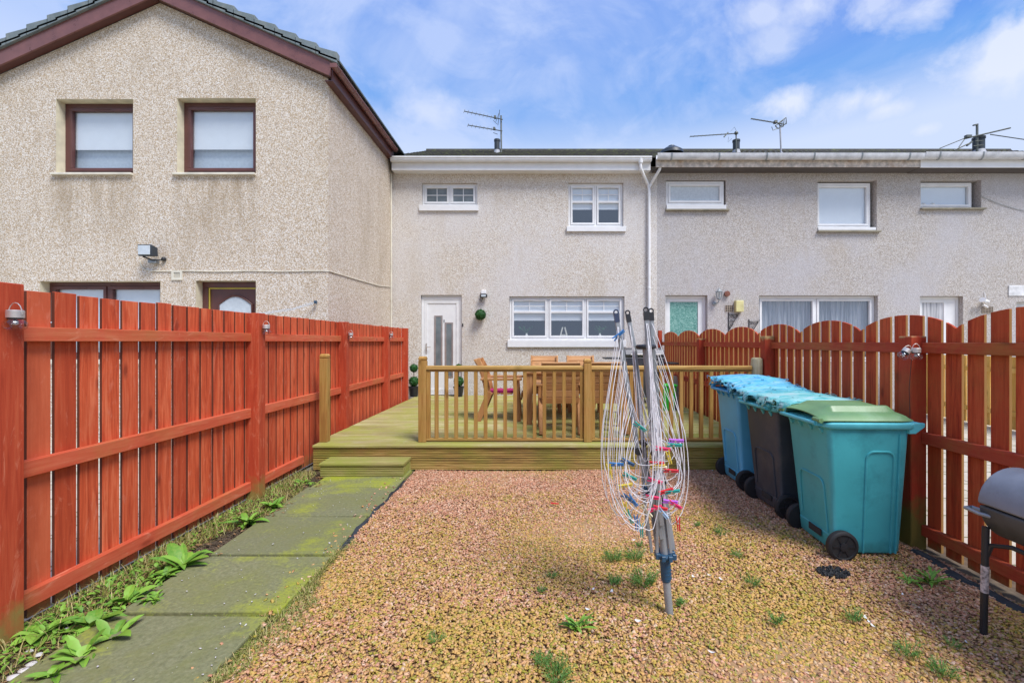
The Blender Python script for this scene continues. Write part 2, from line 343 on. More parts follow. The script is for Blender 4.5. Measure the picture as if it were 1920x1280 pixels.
# ---------------------------------------------------------------- mesh builder
class MB:
    def __init__(s): s.v = []; s.f = []; s.M = None
    def add(s, vs, fs):
        o = len(s.v)
        s.v += [tuple(s.M @ Vector(q)) if s.M else tuple(q) for q in vs]
        s.f += [tuple(i + o for i in f) for f in fs]
        return s
    def box(s, x0, x1, y0, y1, z0, z1):
        return s.add([(x0, y0, z0), (x1, y0, z0), (x1, y1, z0), (x0, y1, z0), (x0, y0, z1), (x1, y0, z1), (x1, y1, z1), (x0, y1, z1)],
                     [(0, 3, 2, 1), (4, 5, 6, 7), (0, 1, 5, 4), (1, 2, 6, 5), (2, 3, 7, 6), (3, 0, 4, 7)])
    def beam(s, a, b, wx, wy, upv=(0, 0, 1)):
        a = Vector(a); b = Vector(b); d = (b - a).normalized(); u = Vector(upv)
        if abs(d.dot(u)) > .98: u = Vector((0, 1, 0))
        r = d.cross(u).normalized(); u = r.cross(d)
        vs = [p + r * sx * wx / 2 + u * sy * wy / 2 for p in (a, b) for sx, sy in ((-1, -1), (1, -1), (1, 1), (-1, 1))]
        return s.add(vs, [(3, 2, 1, 0), (4, 5, 6, 7), (0, 1, 5, 4), (1, 2, 6, 5), (2, 3, 7, 6), (3, 0, 4, 7)])
    def tube(s, pts, r, n=8, cap=True):
        pts = [Vector(p) for p in pts]; m = len(pts); rs = r if isinstance(r, (list, tuple)) else [r] * m
        ref = None; vs = []
        for i, p in enumerate(pts):
            t = (pts[min(i + 1, m - 1)] - pts[max(i - 1, 0)])
            if t.length < 1e-9: t = Vector((0, 0, 1))
            t.normalize()
            if ref is None: ref = t.orthogonal().normalized()
            ref = (ref - t * ref.dot(t));
            if ref.length < 1e-6: ref = t.orthogonal()
            ref.normalize(); bn = t.cross(ref)
            vs += [p + (ref * math.cos(2 * PI * k / n) + bn * math.sin(2 * PI * k / n)) * rs[i] for k in range(n)]
        fs = [(i * n + k, i * n + (k + 1) % n, (i + 1) * n + (k + 1) % n, (i + 1) * n + k) for i in range(m - 1) for k in range(n)]
        if cap: fs += [tuple(range(n - 1, -1, -1)), tuple((m - 1) * n + k for k in range(n))]
        return s.add(vs, fs)
    def prism(s, poly, axis, a, b):
        """extrude a 2-D polygon; axis 'y': poly=(x,z), 'x': poly=(y,z), 'z': poly=(x,y)"""
        def q(p, t): return {'y': (p[0], t, p[1]), 'x': (t, p[0], p[1]), 'z': (p[0], p[1], t)}[axis]
        n = len(poly); vs = [q(p, a) for p in poly] + [q(p, b) for p in poly]
        return s.add(vs, [tuple(range(n - 1, -1, -1)), tuple(range(n, 2 * n))] + [(i, (i + 1) % n, n + (i + 1) % n, n + i) for i in range(n)])
    def lathe(s, prof, c=(0, 0, 0), n=20, axis='z'):
        m = len(prof); vs = []
        for r, h in prof:
            for k in range(n):
                a = 2 * PI * k / n; u, v = r * math.cos(a), r * math.sin(a)
                vs.append({'z': (c[0] + u, c[1] + v, c[2] + h), 'y': (c[0] + u, c[1] + h, c[2] + v), 'x': (c[0] + h, c[1] + u, c[2] + v)}[axis])
        return s.add(vs, [(i * n + k, i * n + (k + 1) % n, (i + 1) * n + (k + 1) % n, (i + 1) * n + k) for i in range(m - 1) for k in range(n)] + [tuple(range(n - 1, -1, -1)), tuple((m - 1) * n + k for k in range(n))])
    def loft(s, rings, cap=True):
        n = len(rings[0]); m = len(rings); vs = [p for r in rings for p in r]
        fs = [(i * n + k, i * n + (k + 1) % n, (i + 1) * n + (k + 1) % n, (i + 1) * n + k) for i in range(m - 1) for k in range(n)]
        if cap: fs += [tuple(range(n - 1, -1, -1)), tuple((m - 1) * n + k for k in range(n))]
        return s.add(vs, fs)
    def sphere(s, c, r, n=16, sq=(1, 1, 1)):
        pr = [(math.sin(PI * i / 10) * r * sq[0] if 0 < i < 10 else .0005, -math.cos(PI * i / 10) * r * sq[2]) for i in range(11)]
        return s.lathe(pr, c, n)
    def build(s, name, m, parent=None, bevel=0, smooth=False, world=True, seg=1):
        off = Vector((0, 0, 0)); q = parent
        while q is not None and world: off += q.location; q = q.parent
        me = bpy.data.meshes.new(name)
        me.from_pydata([(v[0] - off.x, v[1] - off.y, v[2] - off.z) for v in s.v], [], s.f)
        me.materials.append(m); me.update()
        if smooth:
            me.polygons.foreach_set('use_smooth', [True] * len(me.polygons))
            try: me.set_sharp_from_angle(angle=R(38))
            except Exception: pass
        o = bpy.data.objects.new(name, me); COL.objects.link(o); o.parent = parent
        if bevel:
            b = o.modifiers.new('bevel', 'BEVEL'); b.width = bevel; b.segments = seg; b.limit_method = 'ANGLE'; b.angle_limit = R(40)
        return o
def rrect(x0, x1, y0, y1, z, r=.04, k=4):
    P = []
    for cx, cy, a0 in ((x1 - r, y1 - r, 0), (x0 + r, y1 - r, 90), (x0 + r, y0 + r, 180), (x1 - r, y0 + r, 270)):
        for i in range(k + 1):
            a = R(a0 + 90 * i / k); P.append((cx + r * math.cos(a), cy + r * math.sin(a), z))
    return P
def tag(o, label=None, cat=None, group=None, kind=None):
    if label: o['label'] = label
    if cat: o['category'] = cat
    if group: o['group'] = group
    if kind: o['kind'] = kind
    return o
def thing(name, loc, label, cat, group=None, rz=0):
    o = bpy.data.objects.new(name, None); COL.objects.link(o); o.location = loc; o.rotation_euler = (0, 0, rz); o.empty_display_size = .1
    return tag(o, label, cat, group)
def copy_tree(o, loc=None, rz=None, label=None, parent=None):
    c = o.copy(); COL.objects.link(c); c.parent = parent
    if loc is not None: c.location = loc
    if rz is not None: c.rotation_euler = (0, 0, rz)
    if label: c['label'] = label
    for ch in [q for q in bpy.data.objects if q.parent == o]: copy_tree(ch, parent=c)
    return c
def wall_panel(mb, x0, x1, z0, z1, y0, y1, holes):
    xs = sorted({x0, x1, *[q for h in holes for q in h[:2]]}); zs = sorted({z0, z1, *[q for h in holes for q in h[2:]]})
    for i in range(len(xs) - 1):
        for j in range(len(zs) - 1):
            cx, cz = (xs[i] + xs[i + 1]) / 2, (zs[j] + zs[j + 1]) / 2
            if any(h[0] < cx < h[1] and h[2] < cz < h[3] for h in holes): continue
            for y, fl in ((y0, 0), (y1, 1)):
                q = [(xs[i], y, zs[j]), (xs[i + 1], y, zs[j]), (xs[i + 1], y, zs[j + 1]), (xs[i], y, zs[j + 1])]
                mb.add(q, [(3, 2, 1, 0)] if fl else [(0, 1, 2, 3)])
    for a, b, c, e in holes: reveal(mb, a, b, c, e, y0, y1)
def reveal(mb, a, b, c, e, y0, y1):
    mb.add([(a, y0, c), (a, y1, c), (a, y1, e), (a, y0, e)], [(3, 2, 1, 0)]); mb.add([(b, y0, c), (b, y1, c), (b, y1, e), (b, y0, e)], [(0, 1, 2, 3)])
    mb.add([(a, y0, e), (b, y0, e), (b, y1, e), (a, y1, e)], [(0, 1, 2, 3)]); mb.add([(a, y0, c), (b, y0, c), (b, y1, c), (a, y1, c)], [(3, 2, 1, 0)])
def frame4(mb, x0, x1, z0, z1, y0, y1, w_):
    mb.box(x0, x1, y0, y1, z1 - w_, z1); mb.box(x0, x1, y0, y1, z0, z0 + w_)
    mb.box(x0, x0 + w_, y0, y1, z0 + w_, z1 - w_); mb.box(x1 - w_, x1, y0, y1, z0 + w_, z1 - w_)
def window(house, x0, x1, z0, z1, y, cols=2, transom=None, bars=False, m=None, pane=None, sill=None, blind=None, curtain=False, fw=.05, sw=.045, sillm=None, vent=True, label=None, barlower=None, back=False):
    m = m or WHITE; mb = MB(); frame4(mb, x0, x1, z0, z1, y, y + .07, fw); n = cols; iw = (x1 - x0 - 2 * fw - (n - 1) * .045) / n
    pm = MB(); gb = MB(); tv = MB()
    for i in range(n):
        a = x0 + fw + i * (iw + .045); b = a + iw
        if i < n - 1: mb.box(b, b + .045, y + .002, y + .07, z0 + fw, z1 - fw)
        c, e = z0 + fw, z1 - fw
        if sw:
            frame4(mb, a + .004, b - .004, c + .004, e - .004, y - .014, y + .05, sw); a += sw; b -= sw; c += sw; e -= sw
        tz = c
        if transom:
            tz = c + (e - c) * transom; mb.box(a, b, y - .010, y + .05, tz - .025, tz + .025); tz += .025
        pm.add([(a - .01, y + .03, c - .01), (b + .01, y + .03, c - .01), (b + .01, y + .03, e + .01), (a - .01, y + .03, e + .01)], [(0, 1, 2, 3)])
        if bars:
            gb.box((a + b) / 2 - .008, (a + b) / 2 + .008, y + .016, y + .026, tz, e)
            zz = tz + (e - tz) * .5 if not barlower else tz + (e - tz) * barlower
            gb.box(a, (a + b) / 2 - .008, y + .016, y + .026, zz - .008, zz + .008); gb.box((a + b) / 2 + .008, b, y + .016, y + .026, zz - .008, zz + .008)
        if vent: tv.box((a + b) / 2 - .13, (a + b) / 2 + .13, y - .024, y - .0145, z1 - fw - .034, z1 - fw - .018)
    o = mb.build('window', m, house, .004)
    if label: o['label'] = label
    pm.build('pane', pane or GLASS, o)
    if bars: gb.build('glazing_bars', m, o)
    if vent: tv.build('trickle_vent', m, o, .002)
    if sill:
        sx0, sx1, sz0, sy = sill; sb = MB(); zt = z0
        sb.prism([(sy, sz0), (sy, zt - .012), (y + .05, zt), (y + .05, sz0)], 'x', sx0, sx1); sb.build('sill', sillm or m, o, .004)
    if blind:
        bm_ = MB(); bm_.box(x0 + .03, x1 - .03, y + .06, y + .064, z1 - blind * (z1 - z0), z1 - .01); bm_.build('blind', BLIND, o)
    if back:  # added pale sheet imitating sky reflected in the glass
        bm_ = MB(); bm_.box(x0 + .03, x1 - .03, y + .13, y + .134, z0 + .02, z1 - .01); bm_.build('reflection_sheet', FROST, o)
    if curtain:
        cm = MB(); nn = int((x1 - x0) / .012); vs = []; fs = []
        for i in range(nn + 1):
            xx = x0 + .02 + (x1 - x0 - .04) * i / nn; yy = y + .16 + .022 * math.sin(i * .83 + math.sin(i * .17) * 2)
            vs += [(xx, yy, z0), (xx, yy, z1)]
            if i < nn: fs.append((2 * i, 2 * i + 2, 2 * i + 3, 2 * i + 1))
        cm.add(vs, fs); cm.build('curtain', CURT, o, smooth=True)
    return o

# ---------------------------------------------------------------- the ground
DF, DW, DZ = 5.44, 10.5, .31       # deck front, house wall plane, deck height
mb = MB(); mb.add([(-900, -900, -.03), (900, -900, -.03), (900, 1500, -.03), (-900, 1500, -.03)], [(0, 1, 2, 3)])
tag(mb.build('ground', FILLGROUND), kind='structure')
mb = MB(); mb.add([(-1.42, -4, -.004), (2.86, -4, -.004), (2.86, DF + .05, -.004), (-1.42, DF + .05, -.004)], [(0, 1, 2, 3)])
tag(mb.build('gravel_bed', GRND), kind='structure')
mb = MB(); mb.add([(-2.80, -4, -.008), (-1.42, -4, -.008), (-1.42, DF + .05, -.008), (-2.80, DF + .05, -.008)], [(0, 1, 2, 3)])
tag(mb.build('soil_strip', SOIL), kind='structure')
mb = MB(); mb.add([(2.86, -4, -.008), (3.25, -4, -.008), (3.25, DW - .02, -.008), (2.86, DW - .02, -.008)], [(0, 1, 2, 3)])
tag(mb.build('soil_strip', SOIL), kind='structure')
mb = MB(); mb.add([(3.25, -4, -.002), (30, -4, -.002), (30, DW - .02, -.002), (3.25, DW - .02, -.002)], [(0, 1, 2, 3)])
tag(mb.build('neighbour_pavement', PAVE), kind='structure')
mb = MB(); mb.add([(-12, 2, -.012), (-2.85, 2, -.012), (-2.85, DW - .02, -.012), (-12, DW - .02, -.012)], [(0, 1, 2, 3)])
tag(mb.build('left_garden_pavement', PAVE), kind='structure')
# paving slabs of the path
mb = MB(); rr = random.Random(3)
for ya, yb in ((4.785, 5.40), (3.995, 4.750), (3.272, 3.945), (2.570, 3.216), (1.866, 2.514), (1.157, 1.814), (.45, 1.115)):
    j = lambda: rr.uniform(-.012, .012); x0, x1 = -2.36 + j() * 2, -1.462 + j() * 2; zt = .024 + j() * .5
    mb.loft([[(x0, ya, -.02), (x1, ya + j() * .4, -.02), (x1, yb, -.02), (x0, yb, -.02)], [(x0, ya, zt - .007), (x1 + j() * .5, ya, zt - .002), (x1 + j() * .5, yb, zt + .002), (x0, yb, zt + .006)]])
tag(mb.build('path', SLAB, bevel=.008, seg=2), kind='structure')
# gravel stones: one countless sheet of separate little chips
def stones(name, N, xr, yr, seed, smin, smax, m, zf):
    g = np.random.default_rng(seed); x = g.uniform(*xr, N); y = yr[0] + (yr[1] - yr[0]) * g.random(N) ** 1.12
    s = g.uniform(smin, smax, N); base = np.array([(-1, -1, -1), (1, -1, -1), (1, 1, -1), (-1, 1, -1), (-1, -1, 1), (1, -1, 1), (1, 1, 1), (-1, 1, 1)], float)
    V = base[None] * np.stack([s * g.uniform(.8, 1.6, N), s * g.uniform(.6, 1.0, N), s * g.uniform(.2, .5, N)], 1)[:, None, :] * .5
    V *= g.uniform(.55, 1.12, (N, 8, 1)); V += g.normal(0, .09, (N, 8, 3)) * s[:, None, None] * .5
    V[:, 4:, :2] *= .84
    a = g.uniform(0, 2 * PI, N); b = g.normal(0, .27, N); c = g.normal(0, .27, N)
    ca, sa, cb, sb, cc, sc = np.cos(a), np.sin(a), np.cos(b), np.sin(b), np.cos(c), np.sin(c)
    X1 = V[..., 0]; Y1 = V[..., 1] * cb[:, None] - V[..., 2] * sb[:, None]; Z1 = V[..., 1] * sb[:, None] + V[..., 2] * cb[:, None]
    X2 = X1 * cc[:, None] + Z1 * sc[:, None]; Z2 = -X1 * sc[:, None] + Z1 * cc[:, None]
    X3 = X2 * ca[:, None] - Y1 * sa[:, None]; Y3 = X2 * sa[:, None] + Y1 * ca[:, None]
    z = zf(x, y) + g.uniform(-.001, .011, N)
    P = np.stack([X3 + x[:, None], Y3 + y[:, None], Z2 + z[:, None]], 2).reshape(-1, 3)
    q = np.array([(0, 3, 2, 1), (4, 5, 6, 7), (0, 1, 5, 4), (1, 2, 6, 5), (2, 3, 7, 6), (3, 0, 4, 7)])
    Fc = (q[None] + (np.arange(N) * 8)[:, None, None]).reshape(-1)
    me = bpy.data.meshes.new(name); me.vertices.add(N * 8); me.vertices.foreach_set('co', P.reshape(-1))
    me.loops.add(N * 24); me.loops.foreach_set('vertex_index', Fc.astype(np.int32)); me.polygons.add(N * 6)
    me.polygons.foreach_set('loop_start', (np.arange(N * 6) * 4).astype(np.int32)); me.update(calc_edges=True); me.validate()
    me.materials.append(m); o = bpy.data.objects.new(name, me); COL.objects.link(o); return o
zf = lambda x, y: .006 * np.sin(x * 2.1 + y) + .006 * np.sin(y * 3.1 - x * 1.3)
tag(stones('gravel', 150000, (-1.43, 2.86), (1.35, DF + .02), 5, .010, .0215, GRAV, zf), 'pinkish and mossy ochre gravel chips covering the garden floor', 'gravel', kind='stuff')

# ---------------------------------------------------------------- deck
deck = thing('deck', (0, 8, 0), 'raised timber deck with mossy green ribbed boards in front of the cream house', 'deck')
def ribbed(y0, y1, z, n, depth=.006):      # profile (y,z) of a grooved board's top
    P = []; st = (y1 - y0) / n
    for i in range(n): a = y0 + i * st; P += [(a, z - depth), (a + st * .28, z), (a + st * .72, z)]
    P.append((y1, z - depth)); return P
mb = MB(); y = DF - .02; i = 0
while y < DW - .16:
    P = ribbed(y, y + .138, DZ + (i % 3 - 1) * .001, 9); mb.prism([(y + .138, DZ - .028), (y, DZ - .028)][::-1] + P[::-1], 'x', -2.70 if y > 5.6 else -2.66, 2.84)
    y += .144; i += 1
mb.build('deck_boards', DECKT, deck)
for k in range(2):
    za = .012 + k * .142; P = [(DF + .022, za), (DF + .022, za + .136)]; n = 7; st = .136 / n
    Q = []
    for i in range(n): a = za + i * st; Q += [(DF + .006, a), (DF - .003, a + st * .3), (DF - .003, a + st * .65)]
    Q.append((DF + .006, za + .136)); mb = MB(); mb.prism(P + Q[::-1], 'x', -2.66, 2.80); mb.build('fascia_board', DECKF, deck)
mb = MB()
for xx in (-2.6, -1.2, 0, 1.2, 2.6): mb.box(xx - .04, xx + .04, DF + .03, DF + .11, 0, DZ - .03)
mb.box(-2.64, 2.78, DF + .12, DW - .2, 0, .05); mb.build('deck_frame', SOIL, deck)
step = thing('deck_step', (-1.96, 5.28, 0), 'single mossy ribbed timber step up to the deck at the end of the slab path', 'step')
mb = MB(); sx0, sx1, sy0, sy1, sz = -2.43, -1.49, 5.13, 5.435, .172
for k in range(2): mb.prism([(sy0 - .012 + .159 * k + .152, sz - .026), (sy0 - .012 + .159 * k, sz - .026)][::-1] + ribbed(sy0 - .012 + .159 * k, sy0 - .012 + .159 * k + .152, sz, 10)[::-1], 'x', sx0 - .01, sx1 + .01)
mb.build('tread', STEPW, step)
mb = MB(); n = 7; z0, z1 = .004, sz - .028; st = (z1 - z0) / n
for (a, b, ax) in ((sx0, sx1, 'x'),):
    Q = []
    for i in range(n): q = z0 + i * st; Q += [(sy0 + .009, q), (sy0 - .001, q + st * .3), (sy0 - .001, q + st * .65)]
    mb.prism([(sy0 + .024, z0), (sy0 + .024, z1), (sy0 + .009, z1)] + Q[::-1], 'x', a, b)
mb.build('riser', STEPW, step)
for xa, xb in ((sx0 + .001, sx0 + .024), (sx1 - .024, sx1 - .001)):
    mb = MB(); Q = []
    for i in range(n): q = z0 + i * st; Q += [(xb - .005, q), (xb, q + st * .3), (xb, q + st * .7)]
    mb.prism([(xa, z1), (xa, z0)] + Q + [(xb - .005, z1)], 'y', sy0 + .025, sy1); mb.build('side_board', STEPW, step)
# railing
rail = thing('deck_railing', (0, 5.63, DZ), 'treated timber balustrade along the front edge of the deck', 'railing')
YR = 5.63; mb = MB()
def railpost(px0, px1, ztop, m, name='post', parent=rail, Yf=5.58, wd=.095):
    xa = X(px0, Yf); mb = MB(); xb = xa + wd
    mb.box(xa, xb, Yf, Yf + wd, DZ, ztop - .055); mb.box(xa + .006, xb - .006, Yf + .006, Yf + wd - .006, ztop - .055, ztop - .045)
    mb.box(xa, xb, Yf, Yf + wd, ztop - .045, ztop - .02)
    c = .012; mb.loft([[(xa, Yf, ztop - .02), (xb, Yf, ztop - .02), (xb, Yf + wd, ztop - .02), (xa, Yf + wd, ztop - .02)], [(xa + c, Yf + c, ztop), (xb - c, Yf + c, ztop), (xb - c, Yf + wd - c, ztop), (xa + c, Yf + wd - c, ztop)]])
    mb.build(name, m, parent, .003); return xa, xb
a0, a1 = railpost(784, 799, 1.365, RAIL); b0, b1 = railpost(1095, 1110, 1.335, RAIL)
c0 = X(1408, YR); c1 = c0 + .14
mb = MB(); mb.tube([(c0 + .07, YR, DZ), (c0 + .07, YR, 1.29), (c0 + .07, YR, 1.335), (c0 + .07, YR, 1.35)], [.07, .069, .064, .045], 18)
mb.build('post', WEATH, rail, smooth=True)['label'] = 'pale weathered round post at the right end'
for xa, xb in ((a1, b0), (b1, c0)):
    mb = MB(); mb.prism([(YR - .035, 1.205), (YR - .035, 1.235), (YR - .02, 1.25), (YR + .02, 1.25), (YR + .035, 1.235), (YR + .035, 1.205)], 'x', xa, xb); mb.build('handrail', RAIL_X, rail)
    mb = MB(); mb.box(xa, xb, YR - .016, YR + .016, 1.175, 1.204); mb.build('top_rail', RAIL_X, rail, .002)
    mb = MB(); mb.box(xa, xb, YR - .033, YR + .033, .322, .352); mb.build('bottom_rail', RAIL_X, rail, .003)
    n = round((xb - xa) / .121); st = (xb - xa) / n
    for i in range(n + 1):
        xc = xa + i * st; xc = min(max(xc, xa + .023), xb - .023); q = rr.uniform(-.002, .002)
        mb = MB(); mb.box(xc - .022, xc + .022, YR - .021 + q, YR + .021 + q, .353, 1.174); mb.build('baluster', RAIL, rail, .003)
pt = thing('timber_post', (X(606, 5.6), 5.63, DZ), 'short square timber post with pyramid cap standing alone at the left of the deck entrance', 'post')
railpost(598.5, 613, 1.395, RAIL, 'post_shaft', pt)

# ---------------------------------------------------------------- left fence
lf = thing('timber_fence', (-2.75, 6, 0), 'tall straight topped red timber fence along the left side of the garden', 'fence')
PX = -2.69; PW = .115
posts = [2.275, 4.41, 6.46, 8.31, 9.53]
for i, y in enumerate(posts):
    mb = MB(); zt = [1.85, 1.828, 1.83, 1.82, 1.83][i]; mb.box(PX - PW, PX, y, y + PW, -.05, zt); mb.build('post', RED_P, lf, .004)
mb = MB(); mb.box(PX - PW, PX, .15, .27, -.05, 1.85); mb.build('post', RED_P, lf, .004)
spans = [(.27, 2.275)] + [(posts[i] + PW, posts[i + 1]) for i in range(4)]
for k, (ya, yb) in enumerate(spans):
    mb = MB(); y = ya - .03 if k else ya
    while y < yb + .01:
        w_ = .123 + rr.uniform(-.003, .003); t0 = rr.uniform(-.004, .004)
        zb = .02; mb.box(PX - PW - .022, PX - PW - .002 + t0 * .3, y, min(y + w_, yb + .05), zb, 1.83 + t0 + (rr.random() < .1) * .008); y += .1455
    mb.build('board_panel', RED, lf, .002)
    for za, zb in ((1.55, 1.63), (.81, .90), (.095, .185)):
        if ya > 5.4 and za < .5: continue
        mb = MB(); mb.box(PX - PW - .001, PX - PW + .045, ya, yb if not (za < .5 and ya > 4) else 5.42, za, zb); mb.build('rail', RED_Y, lf, .003)
# ---------------------------------------------------------------- right fence (scalloped)
rf = thing('scalloped_fence', (2.9, 6, 0), 'red timber fence with scalloped arched tops and gaps along the right side of the garden', 'fence')
QX = 2.82; QW = .12; rposts = [1.0, 3.40, 5.56, 7.80, 10.33]
for i, y in enumerate(rposts):
    w2 = QW if i < 4 else .08; mb = MB(); zt = [1.60, 1.59, 1.615, 1.60, 1.80][i]; mb.box(QX, QX + w2, y, y + w2, -.05, zt); mb.build('post', RED2_P if i < 4 else RED_P, rf, .005)
arches = [.25, 1.22, 2.2, 3.17, 4.10, 5.04, 5.99, 7.03, 8.15, 9.34, 10.45]
def archz(y):
    for i in range(len(arches) - 1):
        if arches[i] <= y <= arches[i + 1]:
            t = (y - arches[i]) / (arches[i + 1] - arches[i]); return 1.635 + .125 * max(0, 1 - (2 * t - 1) ** 2) ** .75
    return 1.64
y = .3; panels = {}
while y < 10.3:
    k = sum(1 for p in rposts if p < y); panels.setdefault(k, MB()); w_ = .118 + rr.uniform(-.004, .004)
    top = [(y + w_ * i / 6, archz(y + w_ * i / 6)) for i in range(7)]; zb = .012 + rr.uniform(0, .02) if y < 5.3 else .2
    panels[k].prism([(y, zb), (y + w_, zb)] + top[::-1], 'x', QX + QW + .001, QX + QW + .021); y += .157
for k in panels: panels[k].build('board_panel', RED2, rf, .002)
for i in range(5):
    ya = ([.0] + [p + QW for p in rposts])[i]; yb = rposts[i]
    for za, zb in ((1.462, 1.542), (.785, .872), (.10, .178)):
        if ya > 5.4 and za < .5: continue
        mb = MB(); mb.box(QX + QW - .045, QX + QW, ya, yb, za, zb); mb.build('rail', RED2_Y, rf, .004)
yf = thing('yellow_fence', (8.3, 7, 0), 'low yellow stained timber fence seen through the gaps of the scalloped fence', 'fence')
mb = MB(); y = 3.0
while y < 10.4: mb.box(8.3, 8.325, y, y + .125, .02, 1.28); y += .155
mb.build('board_panel', YEL, yf)
mb = MB(); mb.box(8.25, 8.299, 3, 10.4, .25, .33); mb.box(8.25, 8.299, 3, 10.4, 1.0, 1.08); mb.build('rail', YEL, yf)

# ---------------------------------------------------------------- left house
YL = 7.28; kx = YL / F; LX0, LX1 = -8.72, -3.32; APX = (LX0 + LX1) / 2
hl = thing('gabled_house', (APX, 10, 0), 'tan pebbledash house with gable end and brown windows left of the garden', 'house')
h1 = (X(105, YL), X(250, YL), Z(325, YL), Z(186, YL)); h2 = (X(332, YL), X(480, YL), Z(325, YL), Z(184, YL))
h3 = (X(75, YL), X(301, YL), 1.25, Z(527, YL)); h4 = (X(367, YL), X(480, YL), .1, Z(526, YL))
EZ = 5.77; PZ = 6.98
mb = MB(); wall_panel(mb, LX0, LX1, -.05, EZ, YL, YL + .3, [h1, h2, h3, h4])
mb.prism([(LX0, EZ), (LX1, EZ), (APX, PZ)], 'y', YL, YL + .3)
mb.add([(LX1, YL, -.05), (LX1, YL + .3, -.05), (LX1, YL + .3, EZ), (LX1, YL, EZ)], [(0, 1, 2, 3)]); mb.add([(LX0, YL, -.05), (LX0, YL + .3, -.05), (LX0, YL + .3, EZ), (LX0, YL, EZ)], [(3, 2, 1, 0)])
mb.box(LX1 - .3, LX1, YL + .3, 15, -.05, EZ); mb.box(LX0, LX0 + .3, YL + .3, 15, -.05, EZ); mb.box(LX0 + .3, LX1 - .3, 14.7, 15, -.05, EZ)
mb.build('wall', W_LEFT, hl)
mb = MB(); mb.box(LX0 + .3, LX1 - .3, YL + 1.6, YL + 1.7, 0, EZ); mb.build('partition', ROOMD, hl)
for h in (h1, h2, h3, h4):
    mb = MB(); a, b, c, e = h; reveal(mb, a + .002, b - .002, c + .002, e - .002, YL - .002, YL + .29); mb.build('painted_reveal', REVEAL, hl)
sl = (PZ - EZ) / (LX1 - APX)
# bargeboards and soffit
for sgn in (1, -1):
    def rp(u, dz, y): return (APX + sgn * u, y, PZ - sl * u + dz)
    ue = LX1 - APX + .10
    mb = MB(); vs = [rp(0, .00, 7.14), rp(ue, .00, 7.14), rp(ue, .24, 7.14), rp(0, .24, 7.14), rp(0, .00, 7.165), rp(ue, .00, 7.165), rp(ue, .24, 7.165), rp(0, .24, 7.165)]
    mb.add(vs, [(0, 1, 2, 3), (7, 6, 5, 4), (0, 4, 5, 1), (1, 5, 6, 2), (2, 6, 7, 3)]); mb.build('bargeboard', BROWNG, hl)
    mb = MB(); vs = [rp(0, .01, 7.166), rp(ue, .01, 7.166), rp(ue, .02, 7.166), rp(0, .02, 7.166), rp(0, .01, 7.279), rp(ue, .01, 7.279), rp(ue, .02, 7.279), rp(0, .02, 7.279)]
    mb.add(vs, [(0, 1, 2, 3), (7, 6, 5, 4), (0, 4, 5, 1), (1, 5, 6, 2), (3, 2, 6, 7)]); mb.build('soffit', BROWN, hl)
mb = MB()
for sgn in (1, -1):
    n = 10; L = LX1 - APX + .22; st = L / n
    for i in range(n):
        for j in range(26):
            ya = 7.10 + j * .30; yb = ya + .297; o = .008 * (j % 2)
            u0, u1 = i * st, (i + 1) * st + .03
            def q(u, dz, y): return (APX + sgn * u, y, PZ + .25 - sl * u + dz)
            vs = [q(u0, 0, ya), q(u1, .028, ya), q(u1, .058, ya), q(u0, .03, ya), q(u0, 0, yb), q(u1, .028, yb), q(u1, .058, yb), q(u0, .03, yb)]
            mb.add(vs, [(0, 1, 2, 3), (7, 6, 5, 4), (0, 4, 5, 1), (1, 5, 6, 2), (3, 2, 6, 7), (0, 3, 7, 4)])
roof = mb.build('roof', TILEL, hl)
for sgn in (1, -1):     # stepped verge caps over the bargeboard
    mb = MB(); n = 9; L = LX1 - APX + .20; st = L / n
    for i in range(n):
        u0, u1 = i * st, (i + 1) * st + .02
        def q(u, dz, y): return (APX + sgn * u, y, PZ - sl * u + dz)
        lo = .235; vs = [q(u0, lo, 7.10), q(u1, lo, 7.10), q(u1, lo + .175, 7.10), q(u0, lo + .115, 7.10)] + [q(u0, lo, 7.20), q(u1, lo, 7.20), q(u1, lo + .175, 7.20), q(u0, lo + .115, 7.20)]
        if sgn < 0: vs = [vs[k] for k in (1, 0, 3, 2, 5, 4, 7, 6)]
        mb.add(vs, [(0, 1, 2, 3), (7, 6, 5, 4), (0, 4, 5, 1), (1, 5, 6, 2), (3, 2, 6, 7), (0, 3, 7, 4)])
    mb.build('verge_caps', VERGE, roof, .006)
mb = MB(); mb.prism([(APX - .14, PZ + .20), (APX - .1, PZ + .30), (APX, PZ + .345), (APX + .1, PZ + .30), (APX + .14, PZ + .20)], 'y', 7.08, 15); mb.build('ridge', TILEL, roof)
mb = MB(); mb.box(LX1 + .10, LX1 + .125, 7.166, 10.25, 5.66, 5.84); mb.box(LX1, LX1 + .10, 7.166, 10.25, 5.66, 5.675); mb.build('side_fascia', BROWN, hl)
def half_gutter(mb, a, b, r, n=10, wall=.006, deep=1.0):
    """open half-round channel from a to b"""
    a = Vector(a); b = Vector(b); d = (b - a).normalized(); s = d.cross(Vector((0, 0, 1))).normalized(); up = Vector((0, 0, 1))
    prof = [(math.cos(PI + PI * i / n) * r, math.sin(PI + PI * i / n) * r * deep) for i in range(n + 1)] + [(math.cos(2 * PI - PI * i / n) * (r - wall), math.sin(2 * PI - PI * i / n) * (r - wall) * deep) for i in range(n + 1)]
    mb.loft([[p + s * u + up * v for u, v in prof] for p in (a, b)])
mb = MB(); half_gutter(mb, (LX1 + .185, 7.05, 5.86), (LX1 + .185, 10.2, 5.86), .058)
for i in range(6):
    y = 7.2 + i * .58; half_gutter(mb, (LX1 + .185, y, 5.861), (LX1 + .185, y + .035, 5.861), .064)
mb.build('gutter', BROWNG, hl, smooth=True)
